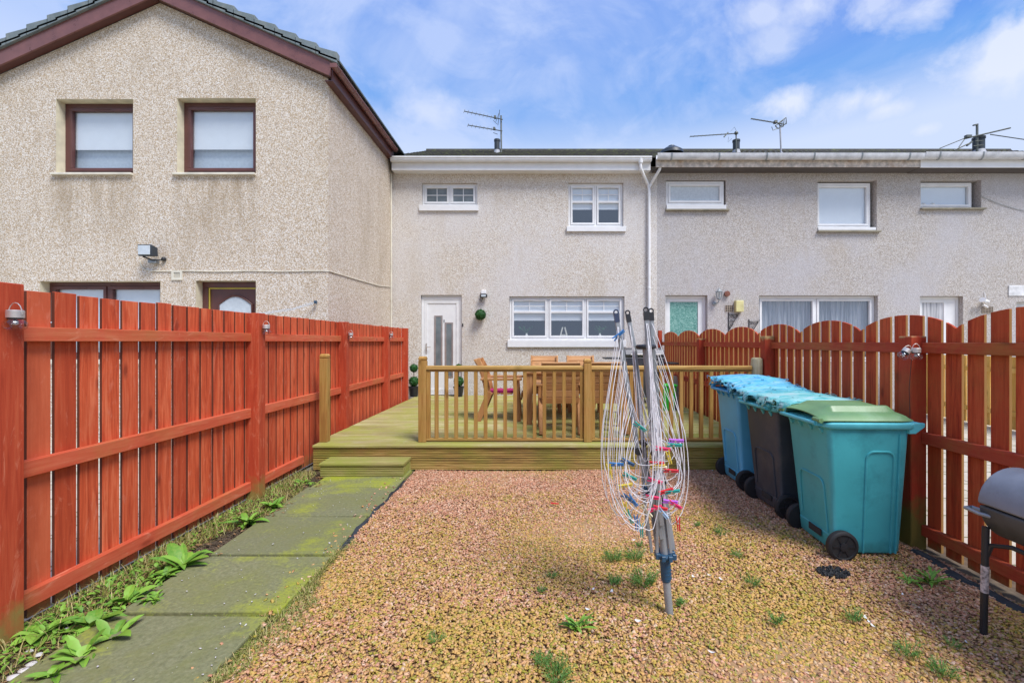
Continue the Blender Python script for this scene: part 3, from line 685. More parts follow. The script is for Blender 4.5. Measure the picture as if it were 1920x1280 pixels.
mb = MB(); mb.box(LX1 + .13, LX1 + .24, 7.035, 7.05, 5.80, 5.87); mb.build('gutter_end', BROWNG, hl, .004)
yw = YL + .14
for h, nm in ((h1, 'upper window with frosted glass and mottled edge'), (h2, 'upper window nearest the corner')):
    a, b, c, e = h; o = window(hl, a + .003, b - .003, c + .01, e - .003, yw, 1, m=BROWN, blind=.62, back=True, fw=.07, sw=.05, sill=(a - .05, b, c - .035, YL - .05), sillm=SILLC)  # blind and pale backing added to imitate reflections in the panes
a, b, c, e = h3; window(hl, a + .003, b - .003, c + .01, e - .003, yw, 2, m=BROWN, blind=.6, back=True, fw=.06, sw=.05, sill=(a, b, c - .06, YL - .04), sillm=SILLC)  # same added blind and backing in place of a reflection
a, b, c, e = h4; mb = MB(); frame4(mb, a + .003, b - .003, c, e - .003, yw, yw + .08, .09)
o = mb.build('door_frame', BROWN, hl, .006); mb = MB(); mb.box(a + .093, b - .093, yw + .03, yw + .075, c + .09, e - .093); door = mb.build('door', BROWN, hl, .006)
mb = MB(); mb.box(a + .10, a + .12, yw + .012, yw + .028, c + .1, e - .10); mb.box(a + .121, b - .10, yw + .012, yw + .028, e - .115, e - .10); mb.build('brass_strip', BRASS, door)
gx0, gx1 = a + .26, b - .16; gz = e - .62
arc = [(gx1 + (gx0 - gx1) * i / 10, gz + .25 + .14 * math.sin(PI * i / 10)) for i in range(11)]
mb = MB(); mb.prism([(gx0, gz), (gx1, gz)] + arc, 'y', yw + .018, yw + .029); mb.build('arched_glass', FROST, door)
mb = MB(); mb.tube([(p[0], yw + .014, p[1]) for p in [(gx0, gz), (gx1, gz)] + arc + [(gx0, gz)]], .016, 6); mb.build('moulding', BROWN, door)
# white vent, cable and pipe fixed to the wall
mb = MB(); a, b, c, e = X(323, YL), X(343, YL), Z(525, YL), Z(507, YL); frame4(mb, a, b, c, e, YL - .02, YL - .001, .035)
for i in range(6): xx = a + .04 + i * (b - a - .08) / 5; mb.box(xx - .004, xx + .004, YL - .014, YL - .002, c + .036, e - .036)
mb.build('wall_vent', SILLC, hl)
cz = Z(508, YL)
pts = [(X(265, YL), YL - .02, Z(488, YL)), (X(266, YL), YL - .012, Z(497, YL)), (X(272, YL), YL - .01, Z(505, YL)), (X(284, YL), YL - .01, Z(508, YL))] + [(X(q, YL), YL - .01, Z(508.5 + .6 * math.sin(q * .05), YL)) for q in range(310, 615, 25)] + [(LX1 + .01, YL - .01, cz), (LX1 + .01, 8.4, cz + .02), (LX1 + .01, 9.6, cz + .05), (LX1 + .01, 10.38, 2.8)]
mb = MB(); mb.tube(pts, .008, 6); mb.build('wall_cable', SILLC, hl, smooth=True)
mb = MB(); mb.tube([(X(733, 10.4), 10.42, 5.4), (X(733, 10.4), 10.42, .4)], .016, 8); mb.build('waste_pipe', SILLC, hl, smooth=True)
# floodlight on the left house
fl = thing('floodlight', (X(280, YL), YL, Z(480, YL)), 'grey metal floodlight with a white cable on the tan gable wall', 'floodlight')
Yf = YL - .18; mb = MB(); fx0, fx1, fz0, fz1 = X(258, Yf), X(285, Yf), Z(480, Yf), Z(458, Yf)
mb.loft([[(fx0, Yf, fz0), (fx1, Yf, fz0), (fx1, Yf - .01, fz1), (fx0, Yf - .01, fz1)], [(fx0 + .04, Yf + .1, fz0 + .01), (fx1 + .02, Yf + .1, fz0 + .01), (fx1 + .02, Yf + .09, fz1 - .04), (fx0 + .04, Yf + .09, fz1 - .04)]])
mb.build('housing', FLUE, fl, .008); mb = MB(); mb.box(fx0 + .02, fx1 - .02, Yf - .02, Yf - .008, fz0 + .02, fz1 - .02); mb.build('lamp_glass', FROST, fl, .003)
mb = MB(); mb.tube([(fx0 + .05, Yf + .04, fz0), ((fx0 + fx1) / 2 + .05, Yf + .08, fz0 - .05), (fx1 + .06, YL - .01, fz0 - .03)], .012, 8); mb.sphere((fx1 + .06, YL - .03, fz0 - .02), .035)
mb.build('bracket', BLACK, fl, smooth=True); mb = MB(); mb.box(fx0 + .07, fx0 + .2, YL - .08, YL - .002, fz0 - .09, fz0 - .03); mb.build('junction_box', LANT, fl, .006)
wl = thing('washing_line', (X(595, YL), YL, Z(567, YL)), 'pale blue washing line on a small pulley near the corner of the tan house', 'washing line')
mb = MB(); mb.lathe([(.005, -.012), (.03, -.012), (.02, 0), (.03, .012), (.005, .012)], (X(595, YL), YL - .06, Z(567, YL)), 14, 'x'); mb.build('pulley', NAVY, wl, smooth=True)
mb = MB(); mb.tube([(X(595, YL), YL - .06, Z(567, YL)), (X(595, YL), YL - .002, Z(567, YL))], .006, 6); mb.build('hook', STEEL, wl)
mb = MB()
for q in (0, .02): mb.tube([(X(593, YL), YL - .06, Z(567, YL) - q), (X(560, YL), YL - .2, Z(580, YL) - q), (X(520, YL), YL - .4, Z(588, YL - .2) - q), (-7.2, YL - 1.5, 1.75)], .0045, 5)
mb.build('line', plain('pale_blue_cord', (.55, .64, .72)), wl)

# ---------------------------------------------------------------- the middle and right houses
def roof_slab(house, x0, x1, ye, ze, sl=.455, yr=14.0, m=TILEM):
    mb = MB(); st = .30; n = int((yr - ye) / st) + 1; r2 = random.Random(int(x0 * 10))
    nx = int((x1 - x0) / .32) + 1; wx = (x1 - x0) / nx
    for i in range(n):
        for j in range(nx):
            ya = ye + i * st; yb = min(ya + st + .03, yr); xa = x0 + j * wx; k = r2.uniform(-.003, .003)
            z = lambda y, dd: ze + (y - ye) * sl + dd + k
            pr = [(0, .0), (.25, .022), (.5, .0), (.75, .022), (1, 0)]
            vs = []
            for (yy, lift) in ((ya, .034), (yb, .002)):
                vs += [(xa + u * wx, yy, z(yy, lift + h)) for u, h in pr] + [(xa + wx, yy, z(yy, lift - .02)), (xa, yy, z(yy, lift - .02))]
            m7 = 7; mb.add(vs, [tuple(range(m7 - 1, -1, -1)), tuple(range(m7, 14))] + [(q, (q + 1) % m7, m7 + (q + 1) % m7, m7 + q) for q in range(m7)])
    rf_ = mb.build('roof', m, house)
    mb = MB(); zr = ze + (yr - ye) * sl; mb.prism([(yr - .14, zr - .05), (yr - .08, zr + .06), (yr, zr + .09), (yr + .08, zr + .06), (yr + .14, zr - .05)], 'x', x0, x1); mb.build('ridge', m, rf_)
    mb = MB(); mb.prism([(yr, zr), (yr + 3.6, zr - 3.6 * sl), (yr + 3.6, zr - 3.6 * sl - .05), (yr, zr - .05)], 'x', x0, x1); mb.build('rear_slope', m, rf_)
    return rf_
def house_shell(house, x0, x1, zt, holes, m):
    mb = MB(); wall_panel(mb, x0, x1, -.05, zt, DW, DW + .3, holes)
    mb.box(x0, x0 + .15, DW + .3, 17.6, -.05, zt); mb.box(x1 - .15, x1, DW + .3, 17.6, -.05, zt); mb.box(x0 + .15, x1 - .15, 17.4, 17.6, -.05, zt)
    mb.build('wall', m, house)
    mb = MB(); mb.box(x0 + .15, x1 - .15, DW + 1.5, DW + 1.6, 0, zt); mb.build('partition', ROOMD, house)
K = DW
def PXr(px): return X(px, K)
def PZr(py): return Z(py, K)
MX0, MX1 = LX1 + .001, X(1232, K); SOFZ = 5.42
hm = thing('terraced_house', (0, 13, 0), 'cream pebbledash terraced house with white door and white gutter behind the deck', 'house')
m1 = (PXr(790.6), PXr(895), PZr(384.7) - .02, PZr(343)); m2 = (PXr(1065.6), PXr(1169), PZr(424.4) - .02, PZr(342.5)); m3 = (PXr(955), PXr(1171), PZr(637) - .02, PZr(555.5)); m4 = (PXr(789), PXr(866), DZ - .02, PZr(553))
house_shell(hm, MX0, MX1, 5.6, [m1, m2, m3, m4], W_MID)
RV = .07
window(hm, m1[0] + .003, m1[1] - .003, m1[2] + .02, m1[3] - .004, K + RV, 2, bars=True, pane=FROSTD, fw=.05, sw=.045, sill=(m1[0] - .05, m1[1] + .03, PZr(396), K - .05), label='small two-light window with glazing bars')
window(hm, m2[0] + .003, m2[1] - .003, m2[2] + .02, m2[3] - .004, K + RV, 2, transom=.60, bars=True, sill=(m2[0] - .04, m2[1] + .05, PZr(434.7), K - .05), blind=.58, label='two-light window with white blind drawn half way')
window(hm, m3[0] + .003, m3[1] - .003, m3[2] + .02, m3[3] - .004, K + RV, 3, transom=.68, bars=True, sill=(m3[0] - .04, m3[1] + .03, PZr(650.6), K - .05), blind=.55, label='wide three-light window above the deck')
# ornaments on the inside sill
for nm, px, hgt in (('vase', 987, .2), ('vase', 1127, .2)):
    o = thing('flower_vase', (PXr(px), K + .2, m3[2] + .02), 'white vase with a plant inside the ' + ('left' if px < 1000 else 'right') + ' light of the three-light window', 'vase', 'vases on the window sill')
    mb = MB(); mb.lathe([(.03, 0), (.045, .05), (.035, .11), (.018, .14), (.024, .16)], (PXr(px), K + .2, m3[2] + .02), 12); mb.build('pot', VASE, o, smooth=True)
    mb = MB()
    for i in range(14):
        a = rr.uniform(0, 6.28); l = rr.uniform(.1, .2); p = Vector((PXr(px), K + .2, m3[2] + .17)); q = p + Vector((math.cos(a) * l, math.sin(a) * .03, l * .8)); mb.tube([p, q], .003, 4); mb.sphere(q, .018, 6)
    mb.build('leaves', TOPI, o)
o = thing('sill_ornament', (PXr(1058), K + .2, m3[2] + .02), 'cream wooden A shaped ornament behind the middle light of the three-light window', 'ornament')
mb = MB()
for s_ in (-1, 1): mb.beam((PXr(1058) + s_ * .10, K + .2, m3[2] + .03), (PXr(1058) + s_ * .025, K + .2, m3[2] + .32), .03, .03)
mb.beam((PXr(1058) - .07, K + .2, m3[2] + .14), (PXr(1058) + .07, K + .2, m3[2] + .14), .015, .02); mb.build('stand', SILLC, o)
# white door
a, b, c, e = m4; yd = K + .06
mb = MB(); frame4(mb, a + .003, b - .003, c + .02, e - .05, yd, yd + .08, .062); mb.box(a + .003, b - .003, yd, yd + .08, e - .05, e - .004); mb.build('door_frame', WHITE, hm, .004)
dx0, dx1, dz0, dz1 = a + .067, b - .067, c + .085, e - .115
mb = MB(); mb.box(dx0, dx1, yd + .02, yd + .065, dz0, dz1); frame4(mb, dx0, dx1, dz0, dz1, yd + .004, yd + .0195, .075); dr = mb.build('door', WHITE, hm, .004)
for (pa, pb, pt_, pbm) in ((813, 828.5, 591, 695), (833, 848.5, 604, 708)):
    xa, xb, zt, zb = PXr(pa), PXr(pb), PZr(pt_), PZr(pbm)
    mb = MB(); frame4(mb, xa, xb, zb, zt, yd + .008, yd + .0195, .034); mb.build('glass_trim', plain('steel_trim', (.42, .36, .33), .35, .5), dr)
    mb = MB(); mb.box(xa + .034, xb - .034, yd + .012, yd + .0195, zb + .034, zt - .034); mb.build('door_glass', FROSTD, dr)
mb = MB(); hx, hz = PXr(798.5), PZr(652); mb.box(hx - .016, hx + .016, yd - .012, yd + .003, hz - .125, hz + .105); mb.tube([(hx, yd - .012, hz + .02), (hx, yd - .055, hz + .02), (hx + .11, yd - .055, hz + .02)], .010, 8); mb.build('door_handle', STEEL, dr, smooth=True)
mb = MB(); nx_, nz_ = PXr(831.5), PZr(601); mb.box(nx_ - .012, nx_ + .012, yd + .008, yd + .0195, nz_ - .03, nz_ + .03); mb.build('number_plate', LANT, dr, .003)
mb = MB(); mb.box(PXr(866) + .01, PXr(866) + .035, K - .02, K - .001, PZr(612), PZr(606)); mb.build('doorbell', BLACK, hm, .003)
# eaves
def eaves(house, x0, x1, yfas, zs, zt, mf, msof, gm, gr=.056, gz=5.66, square=False, brk=.95):
    mb = MB(); mb.box(x0, x1, yfas, yfas + .02, zs, zt); mb.build('fascia', mf, house)
    mb = MB(); mb.box(x0, x1, yfas + .021, K - .002, zs + .004, zs + .016); mb.build('soffit', msof, house)
    mb = MB(); yc = yfas - gr - .004
    if square:
        P = [(yc + gr, gz), (yc + gr, gz - .10), (yc - gr * .4, gz - .105), (yc - gr * .8, gz - .07), (yc - gr * .8, gz - .045), (yc - gr * 1.1, gz - .03), (yc - gr * 1.1, gz), (yc - gr * 1.1 + .01, gz), (yc - gr * .7, gz - .06), (yc + gr - .01, gz - .09), (yc + gr - .01, gz)]
        mb.prism(P[::-1], 'x', x0, x1)
    else: half_gutter(mb, (x0, yc, gz), (x1, yc, gz), gr, deep=1.9)
    gt_ = mb.build('gutter', gm, house, smooth=not square); x = x0 + .3
    while x < x1 - .1:
        mb = MB()
        if square: mb.prism([(p[0] - .003 if i < 7 else p[0], p[1] - .003 if i < 7 else p[1]) for i, p in enumerate(P)][::-1], 'x', x, x + .05)
        else: half_gutter(mb, (x, yc, gz + .001), (x + .03, yc, gz + .001), gr + .006, deep=1.95)
        mb.build('gutter_bracket', gm if square else LANT, gt_, smooth=not square); x += brk
    return gt_
eaves(hm, MX0 + .08, X(1221, 10.2), 10.25, SOFZ, 5.60, WHITE, WHITE, WHITE, gr=.06, gz=5.69, square=True)
roof_slab(hm, MX0 - .02, MX1 - .01, 10.17, 5.66)
mb = MB(); yp = K - .055; pxl = X(1217, yp)
gy = 10.18; xl = X(1201, gy); xr = X(1239, gy)
mb.tube([(xl, gy, 5.60), (xl, gy, 5.50), (xl + .01, gy, 5.42), (pxl - .03, yp, 5.16), (pxl, yp, 5.06), (pxl, yp, .32)], .034, 12)
mb.tube([(xr, gy, 5.60), (xr, gy, 5.50), (xr - .03, gy, 5.40), (pxl + .05, yp, 5.19), (pxl + .006, yp, 5.10)], .032, 12)
mb.lathe([(.05, 0), (.058, .05), (.058, .10), (.05, .10)], (xl, gy, 5.545), 14)
for z in (4.9, 3.4, 2.75, 1.6): mb.lathe([(.035, 0), (.041, .004), (.041, .05), (.035, .054)], (pxl, yp, z), 14)
mb.build('downpipe', WHITE, hm, smooth=True)
# right-hand houses
AX0, AX1 = MX1 + .001, X(1700, K)
ha = thing('terraced_house', ((AX0 + AX1) / 2, 13, 0), 'grey pebbledash terraced house with peeling fascia and green glass door, right of the cream house', 'house')
q1 = (PXr(1249), PXr(1361), PZr(393), PZr(338)); q2 = (PXr(1533), PXr(1644), PZr(432), PZr(338)); q3 = (PXr(1423), PXr(1646), 1.05, PZr(554)); q4 = (PXr(1247.5), PXr(1326.6), .0, PZr(553.5))
house_shell(ha, AX0, AX1, 5.6, [q1, q2, q3, q4], W_RIGHT)
RV2 = .11
def ledge(house, h, py):
    mb = MB(); mb.box(h[0] - .02, h[1] + .06, K - .07, K - .001, PZr(py) - .04, PZr(py)); mb.build('ledge', STONESILL, house, .006)
window(ha, q1[0] + .003, q1[1] - .035, q1[2] + .11, q1[3] - .02, K + .03, 1, fw=.05, sw=.05, vent=False, pane=FROST, sill=(q1[0] + .003, q1[1] - .003, q1[2] + .003, K - .04), label='small top-hung window pushed slightly open'); ledge(ha, q1, 393)
window(ha, q2[0] + .003, q2[1] - .07, q2[2] + .08, q2[3] - .03, K + RV2, 1, fw=.05, sw=.045, blind=.95, sill=(q2[0] + .003, q2[1] - .03, q2[2] + .003, K - .02), label='square window with a white blind drawn down'); ledge(ha, q2, 433)
window(ha, q3[0] + .003, q3[1] - .003, q3[2] + .02, q3[3] - .004, K + RV2, 2, fw=.06, sw=.05, curtain=True, label='wide two-light window with net curtains')
def glass_door(house, h, gm, label, gx):
    a, b, c, e = h; y = K + RV2; mb = MB(); frame4(mb, a + .003, b - .003, c + .02, e - .004, y, y + .08, .06); mb.build('door_frame', WHITE, house, .004)
    mb = MB(); frame4(mb, a + .066, gx, c + .085, e - .067, y + .004, y + .05, .075); mb.box(a + .141, gx - .075, y + .004, y + .05, c + .16, 1.0)
    mb.box(gx + .002, b - .066, y + .01, y + .05, c + .085, e - .067)
    d_ = mb.build('door', WHITE, house, .004); d_['label'] = label
    mb = MB(); mb.box(a + .12, gx - .06, y + .02, y + .03, 1.0, e - .13); mb.build('door_glass', gm, d_)
    return d_
glass_door(ha, q4, FROSTG, 'white door with green obscured glass', PXr(1318))
eaves(ha, X(1230, 10.12), AX1, 10.12, 5.44, 5.64, PEEL, SOFSHADE, OLDWHITE, gr=.068, gz=5.70, brk=1.05)
roof_slab(ha, AX0 - .01, AX1, 10.06, 5.61)
mb = MB(); mb.tube([(PXr(1362), K - .001, PZr(551)), (PXr(1362), K - .07, PZr(551))], .062, 16); mb.tube([(PXr(1362), K - .07, PZr(551)), (PXr(1362), K - .075, PZr(551))], .03, 12); mb.build('round_vent', TERRA, ha, smooth=True)
def airbrick(house, pa, pb, pt_, pbm):
    xa, xb, zt, zb = PXr(pa), PXr(pb), PZr(pt_), PZr(pbm); mb = MB(); mb.box(xa, xb, K - .004, K - .001, zb, zt); o = mb.build('air_brick', DARKV, house)
    mb = MB(); nx = max(3, int((xb - xa) / .035)); 
    for i in range(nx + 1): u = xa + (xb - xa) * i / nx; mb.box(u - .006, u + .006, K - .014, K - .005, zb, zt)
    for i in range(5): u = zb + (zt - zb) * i / 4; mb.box(xa, xb, K - .016, K - .0145, u - .005, u + .005)
    mb.build('grille', plain('brick_vent', (.40, .33, .26), .8), o)
airbrick(ha, 1360, 1374, 572.5, 584)
mb = MB(); mb.box(PXr(1376), PXr(1390.5), K - .12, K - .001, PZr(585), PZr(564)); mb.build('meter_box', CREAMB, ha, .012, seg=2)
for (px, py, s, lab) in ((1366, 587, 1.0, 'black wrought iron hanging basket bracket under the cream box'), (1404, 600, 1.0, 'black wrought iron hanging basket bracket beside the net-curtained window')):
    o = thing('basket_bracket', (PXr(px), K, PZr(py) - .2), lab, 'bracket', 'wrought iron brackets on the grey house')
    x0, z1 = PXr(px), PZr(py); mb = MB(); y_ = K - .012; w_ = .24 * s; h_ = .42 * s
    mb.box(x0 - .008, x0 + .008, y_ - .008, K - .002, z1 - h_, z1 + .02); mb.build('back_bar', BLACK, o)
    mb = MB(); mb.tube([(x0, y_, z1 - .03), (x0 + w_ * .5, y_ - .01, z1 - .035), (x0 + w_ * .95, y_ - .01, z1 - .03), (x0 + w_, y_ - .01, z1 - .005), (x0 + w_ * .93, y_ - .01, z1 + .01)], .008, 6); mb.build('arm', BLACK, o)
    mb = MB()
    for (cx, cz_, r_, a0) in ((.06, -.08, .035, 0), (.13, -.09, .03, 2), (.05, -.17, .035, 4), (.19, -.07, .025, 1), (.11, -.18, .028, 3), (.05, -.27, .035, 5), (.03, -.35, .025, 2), (.09, -.26, .02, 1)):
        mb.tube([(x0 + cx * s + r_ * s * (1 - i / 14) * math.cos(a0 + i * .6), y_ - .01, z1 + cz_ * s + r_ * s * (1 - i / 14) * math.sin(a0 + i * .6)) for i in range(12)], .0055, 5)
    mb.tube([(x0, y_ - .005, z1 - h_ * .95), (x0 + .09, y_ - .01, z1 - h_ * .55), (x0 + .2, y_ - .01, z1 - .06)], .006, 5)
    mb.build('scrollwork', BLACK, o)
# lantern
o = thing('wall_lantern', (PXr(1344), K, PZr(572)), 'grey coach lantern with glass sides by the green glass door', 'wall light')
lx, ly = PXr(1344), K - .13; zt = PZr(540); mb = MB(); mb.lathe([(.006, .0), (.012, -.02), (.014, -.035), (.05, -.07), (.085, -.10), (.08, -.11)], (lx, ly, zt), 6); mb.build('cap', LANT, o)
mb = MB(); mb.lathe([(.072, -.112), (.045, -.25)], (lx, ly, zt), 6); mb.build('lantern_glass', CLEAR, o)
mb = MB()
for i in range(6): a = i * PI / 3; mb.beam((lx + .075 * math.cos(a), ly + .075 * math.sin(a), zt - .11), (lx + .047 * math.cos(a), ly + .047 * math.sin(a), zt - .255), .009, .009)
mb.lathe([(.05, -.25), (.052, -.265), (.02, -.29)], (lx, ly, zt), 6); mb.build('cage', LANT, o)
mb = MB(); mb.tube([(lx, ly, zt - .28), (lx - .01, ly, zt - .33), (lx - .03, ly + .05, zt - .36), (lx - .06, K - .02, zt - .36)], .012, 8); mb.lathe([(.05, 0), (.045, -.02), (.02, -.03)], (lx - .06, K - .001, zt - .36), 16, 'y'); mb.build('arm', LANT, o, smooth=True)
# house B
BX0, BX1 = AX1 + .001, AX1 + 6.0
hb = thing('terraced_house', ((BX0 + BX1) / 2, 13, 0), 'grey pebbledash terraced house with clean white fascia at the right edge', 'house')
r1 = (PXr(1726), PXr(1840), PZr(390), PZr(337.5)); r4 = (PXr(1725), PXr(1806), 0.0, PZr(555)); r5 = (PXr(1906), PXr(1990), 1.1, PZr(566))
house_shell(hb, BX0, BX1, 5.6, [r1, r4, r5], W_RIGHT)
window(hb, r1[0] + .003, r1[1] - .12, r1[2] + .02, r1[3] - .03, K + RV2, 1, fw=.045, sw=.04, blind=.85, label='small window with white ornaments on its sill'); ledge(hb, r1, 390.5)
for i, px in enumerate((1742, 1760, 1783, 1791)):
    o = MB(); x_ = PXr(px); o.lathe([(.03, 0), (.06, .03), (.065, .09), (.03, .12)] if i < 2 else [(.025, 0), (.04, .05), (.015, .09)], (x_, K + .19, r1[2] + .05), 12)
    tag(o.build('china_ornament', VASE, smooth=True), ['round white china pot at the left of the upper right window sill', 'wide white china pot second from the left on the upper right window sill', 'small white china figure third along the upper right window sill', 'small white china figure at the right end of the upper right window sill'][i], 'ornament', 'white ornaments behind the upper right window')
glass_door(hb, r4, CURT, 'white door with lace behind glass', PXr(1784))
window(hb, r5[0] + .003, r5[1] - .003, r5[2] + .02, r5[3] - .004, K + RV2, 1)
eaves(hb, BX0, BX1, 10.12, 5.43, 5.66, WHITE, SOFSHADE, OLDWHITE, gr=.074, gz=5.72, brk=.95)
roof_slab(hb, BX0, BX1, 10.06, 5.61)
airbrick(hb, 1841, 1861, 575, 587)
mb = MB(); mb.box(PXr(1890), PXr(1985), K - .018, K - .001, PZr(555), PZr(535)); mb.build('lintel_patch', plain('white_masonry_paint', (.72, .72, .72), .8, var=.2), hb, .008)
pts = [(PXr(1838 + i * 9), K - .012, PZr(368 + 30 * (1 - (1 - i / 12) ** 1.7))) for i in range(13)]
mb = MB(); mb.tube(pts, .006, 5); mb.build('wall_cable', LANT, hb)
o = thing('security_light', (PXr(1838), K, PZr(568)), 'white twin security lamp with sensor on the right hand grey house', 'wall light')
mb = MB(); mb.sphere((PXr(1843), K - .07, PZr(566)), .065, 14, (1, 1, .7)); mb.tube([(PXr(1845), K - .05, PZr(562)), (PXr(1845), K - .01, PZr(548))], .007, 6); mb.build('base', WHITE, o, smooth=True)
mb = MB(); mb.tube([(PXr(1838), K - .09, PZr(567)), (PXr(1829), K - .16, PZr(563))], [.03, .055], 14); mb.build('lamp_head', WHITE, o, smooth=True)
mb = MB(); mb.tube([(PXr(1836), K - .09, PZr(572)), (PXr(1843), K - .11, PZr(577))], [.025, .02], 10); mb.build('sensor', WHITE, o, smooth=True)
# security lamp on the cream house
o = thing('security_light', (PXr(907), K, PZr(552)), 'small black security lamp with white sensor box on the cream wall', 'wall light')
mb = MB(); mb.box(PXr(902.5), PXr(912), K - .08, K - .001, PZr(551.5), PZr(545)); mb.build('sensor_box', WHITE, o, .008)
mb = MB(); mb.box(PXr(901.5), PXr(914), K - .13, K - .05, PZr(558.5), PZr(552)); mb.build('lamp_head', BLACK, o, .008)
mb = MB(); mb.box(PXr(903.5), PXr(912), K - .134, K - .13, PZr(557), PZr(553.5)); mb.build('lamp_glass', FROST, o)
mb = MB(); mb.tube([(PXr(902), K - .05, PZr(556)), (PXr(900), K - .03, PZr(562)), (PXr(902.5), K - .03, PZr(566)), (PXr(905), K - .03, PZr(560)), (PXr(904), K - .04, PZr(556))], .007, 6); mb.build('cable', BLACK, o)

# flues and aerials on the roofs (they stand on the slope behind the gutters)
YA = 12.4
def zroof(y): return 5.66 + (y - 10.17) * .455
def flue(px, r, pyt, label, Y=YA):
    x = X(px, Y); zb = zroof(Y) - .12; zt = Z(pyt, Y); mb = MB(); mb.lathe([(r, 0), (r, zt - zb - .05), (r * 1.12, zt - zb - .05), (r * 1.12, zt - zb), (r * .7, zt - zb)], (x, Y, zb), 18)
    o = thing('flue_pipe', (x, Y, zroof(Y)), label, 'flue', 'flue pipes on the terrace roofs'); mb.build('pipe', FLUE, o, smooth=True)
    mb = MB(); mb.lathe([(r * 1.7, 0), (r * 1.2, .12), (r * 1.02, .2)], (x, Y, zb + .02), 18); mb.build('flashing', LEAD, o, smooth=True)
flue(932, .075, 262, 'black flue pipe with lead flashing beside the twin aerial on the cream house roof')
flue(1380.5, .09, 263, 'black flue pipe below the long thin aerial on the grey house roof')
flue(1835, .13, 258, 'wide black flue pipe beside the bent aerial on the right hand roof')
mb = MB(); mb.lathe([(.30, 0), (.28, .08), (.15, .17), (.09, .18), (.08, .22), (.02, .23)], (X(1259, 11.4), 11.4, zroof(11.4) + .02), 20)
tag(mb.build('roof_cowl', FLUE, smooth=True), 'dark domed roof vent cowl between the cream and grey houses', 'roof vent')
def yagi(mb, x0, z0, x1, z1, Y, n, el, tilt=(0, .6, .8), dy=0.0):
    a = Vector((x0, Y, z0)); b = Vector((x1, Y + dy, z1)); mb.tube([a, b], .013, 6); t = Vector(tilt).normalized()
    for i in range(n):
        p = a.lerp(b, i / (n - 1) * .8); l = el * (1 - .02 * i); mb.tube([p - t * l, p + t * l], .0065, 4)
def aer(label, loc): return thing('tv_aerial', loc, label, 'aerial', 'television aerials on the terrace roofs')
XA = lambda px: X(px, YA)
ZA = lambda py: Z(py, YA)
o = aer('twin stacked television aerial on a pole on the cream house roof', (XA(939), YA, zroof(YA)))
mb = MB(); mb.tube([(XA(940), YA, zroof(YA) - .1), (XA(939.5), YA, ZA(217))], .022, 8); mb.build('mast', AER, o)
mb = MB(); yagi(mb, XA(871), ZA(210.5), XA(943), ZA(226), YA - .05, 9, .09, (.12, .55, .8)); mb.box(XA(926.5), XA(930.5), YA - .09, YA - .01, ZA(224), ZA(219.5)); mb.tube([(XA(930), YA - .05, ZA(230)), (XA(936), YA - .05, ZA(214))], .008, 4); mb.tube([(XA(933), YA + .1, ZA(232)), (XA(938), YA - .2, ZA(213))], .008, 4); mb.tube([(XA(925), YA, ZA(226)), (XA(932), YA, ZA(233))], .008, 4); mb.build('antenna', AER, o)
mb = MB(); yagi(mb, XA(878), ZA(236.5), XA(942), ZA(247.5), YA - .05, 8, .08, (.12, .55, .8)); mb.box(XA(925), XA(929), YA - .09, YA - .01, ZA(245), ZA(241)); mb.tube([(XA(925), YA, ZA(249)), (XA(933), YA, ZA(252))], .008, 4); mb.build('antenna', AER, o)
o = aer('long thin television aerial above the black flue on the grey house roof', (XA(1376), YA, zroof(YA)))
mb = MB(); mb.tube([(XA(1377), YA - .12, zroof(YA) - .1), (XA(1376.5), YA - .12, ZA(252))], .018, 8); mb.build('mast', AER, o)
mb = MB(); yagi(mb, XA(1291), ZA(260.5), XA(1380), ZA(254.5), YA - .14, 11, .07, (.45, .6, .55)); mb.beam((XA(1353.5), YA - .14, ZA(261.5)), (XA(1361), YA - .14, ZA(253)), .04, .03); mb.sphere((XA(1376), YA - .14, ZA(254)), .05, 10); mb.tube([(XA(1366), YA - .14, ZA(251)), (XA(1373), YA - .14, ZA(243)), (XA(1378), YA - .14, ZA(254))], .005, 4); mb.tube([(XA(1366), YA, ZA(257)), (XA(1365), YA, ZA(267)), (XA(1372), YA, ZA(260))], .005, 4); mb.build('antenna', AER, o)
YB = 10.3; o = aer('television aerial with mesh reflector on a tall white mast above the grey house gutter', (X(1464, YB), YB, 5.7)); XB = lambda p: X(p, YB); ZB = lambda p: Z(p, YB)
mb = MB(); mb.tube([(XB(1463.5), YB - .15, ZB(297)), (XB(1464.5), YB, ZB(285)), (XB(1462.5), YB, ZB(235))], .018, 8); mb.build('mast', LEAD, o)
mb = MB(); yagi(mb, XB(1407), ZB(224.5), XB(1465), ZB(234), YB - .04, 9, .065, (.5, .6, .5)); mb.box(XB(1449.5), XB(1454.5), YB - .08, YB, ZB(233), ZB(228.5))
fr_ = [(1458, 232), (1473, 221.5), (1473.5, 233), (1463, 237.5)]
for dy in (-.02, .1): mb.tube([(XB(a), YB + dy, ZB(b)) for a, b in fr_ + fr_[:1]], .012, 5)
for i in range(6): u = i / 5; mb.tube([(XB(1458 + 15 * u), YB - .02, ZB(232 - 10.5 * u)), (XB(1463 + 10.5 * u), YB - .02, ZB(237.5 - 4.5 * u))], .005, 4)
fr2 = [(1447, 238), (1449, 244.5), (1461, 240)]; mb.tube([(XB(a), YB, ZB(b)) for a, b in fr2], .008, 4); mb.build('antenna', AER, o)
o = aer('collapsed aerial with bent crossing rods beside the wide flue on the right hand roof', (XA(1822), YA, zroof(YA)))
mb = MB(); mb.tube([(XA(1822), YA - .15, zroof(YA) - .15), (XA(1822), YA - .15, ZA(238))], .028, 8); mb.beam((XA(1815), YA - .15, ZA(240)), (XA(1823), YA - .15, ZA(238.5)), .05, .03); mb.build('mast', AER, o)
mb = MB()
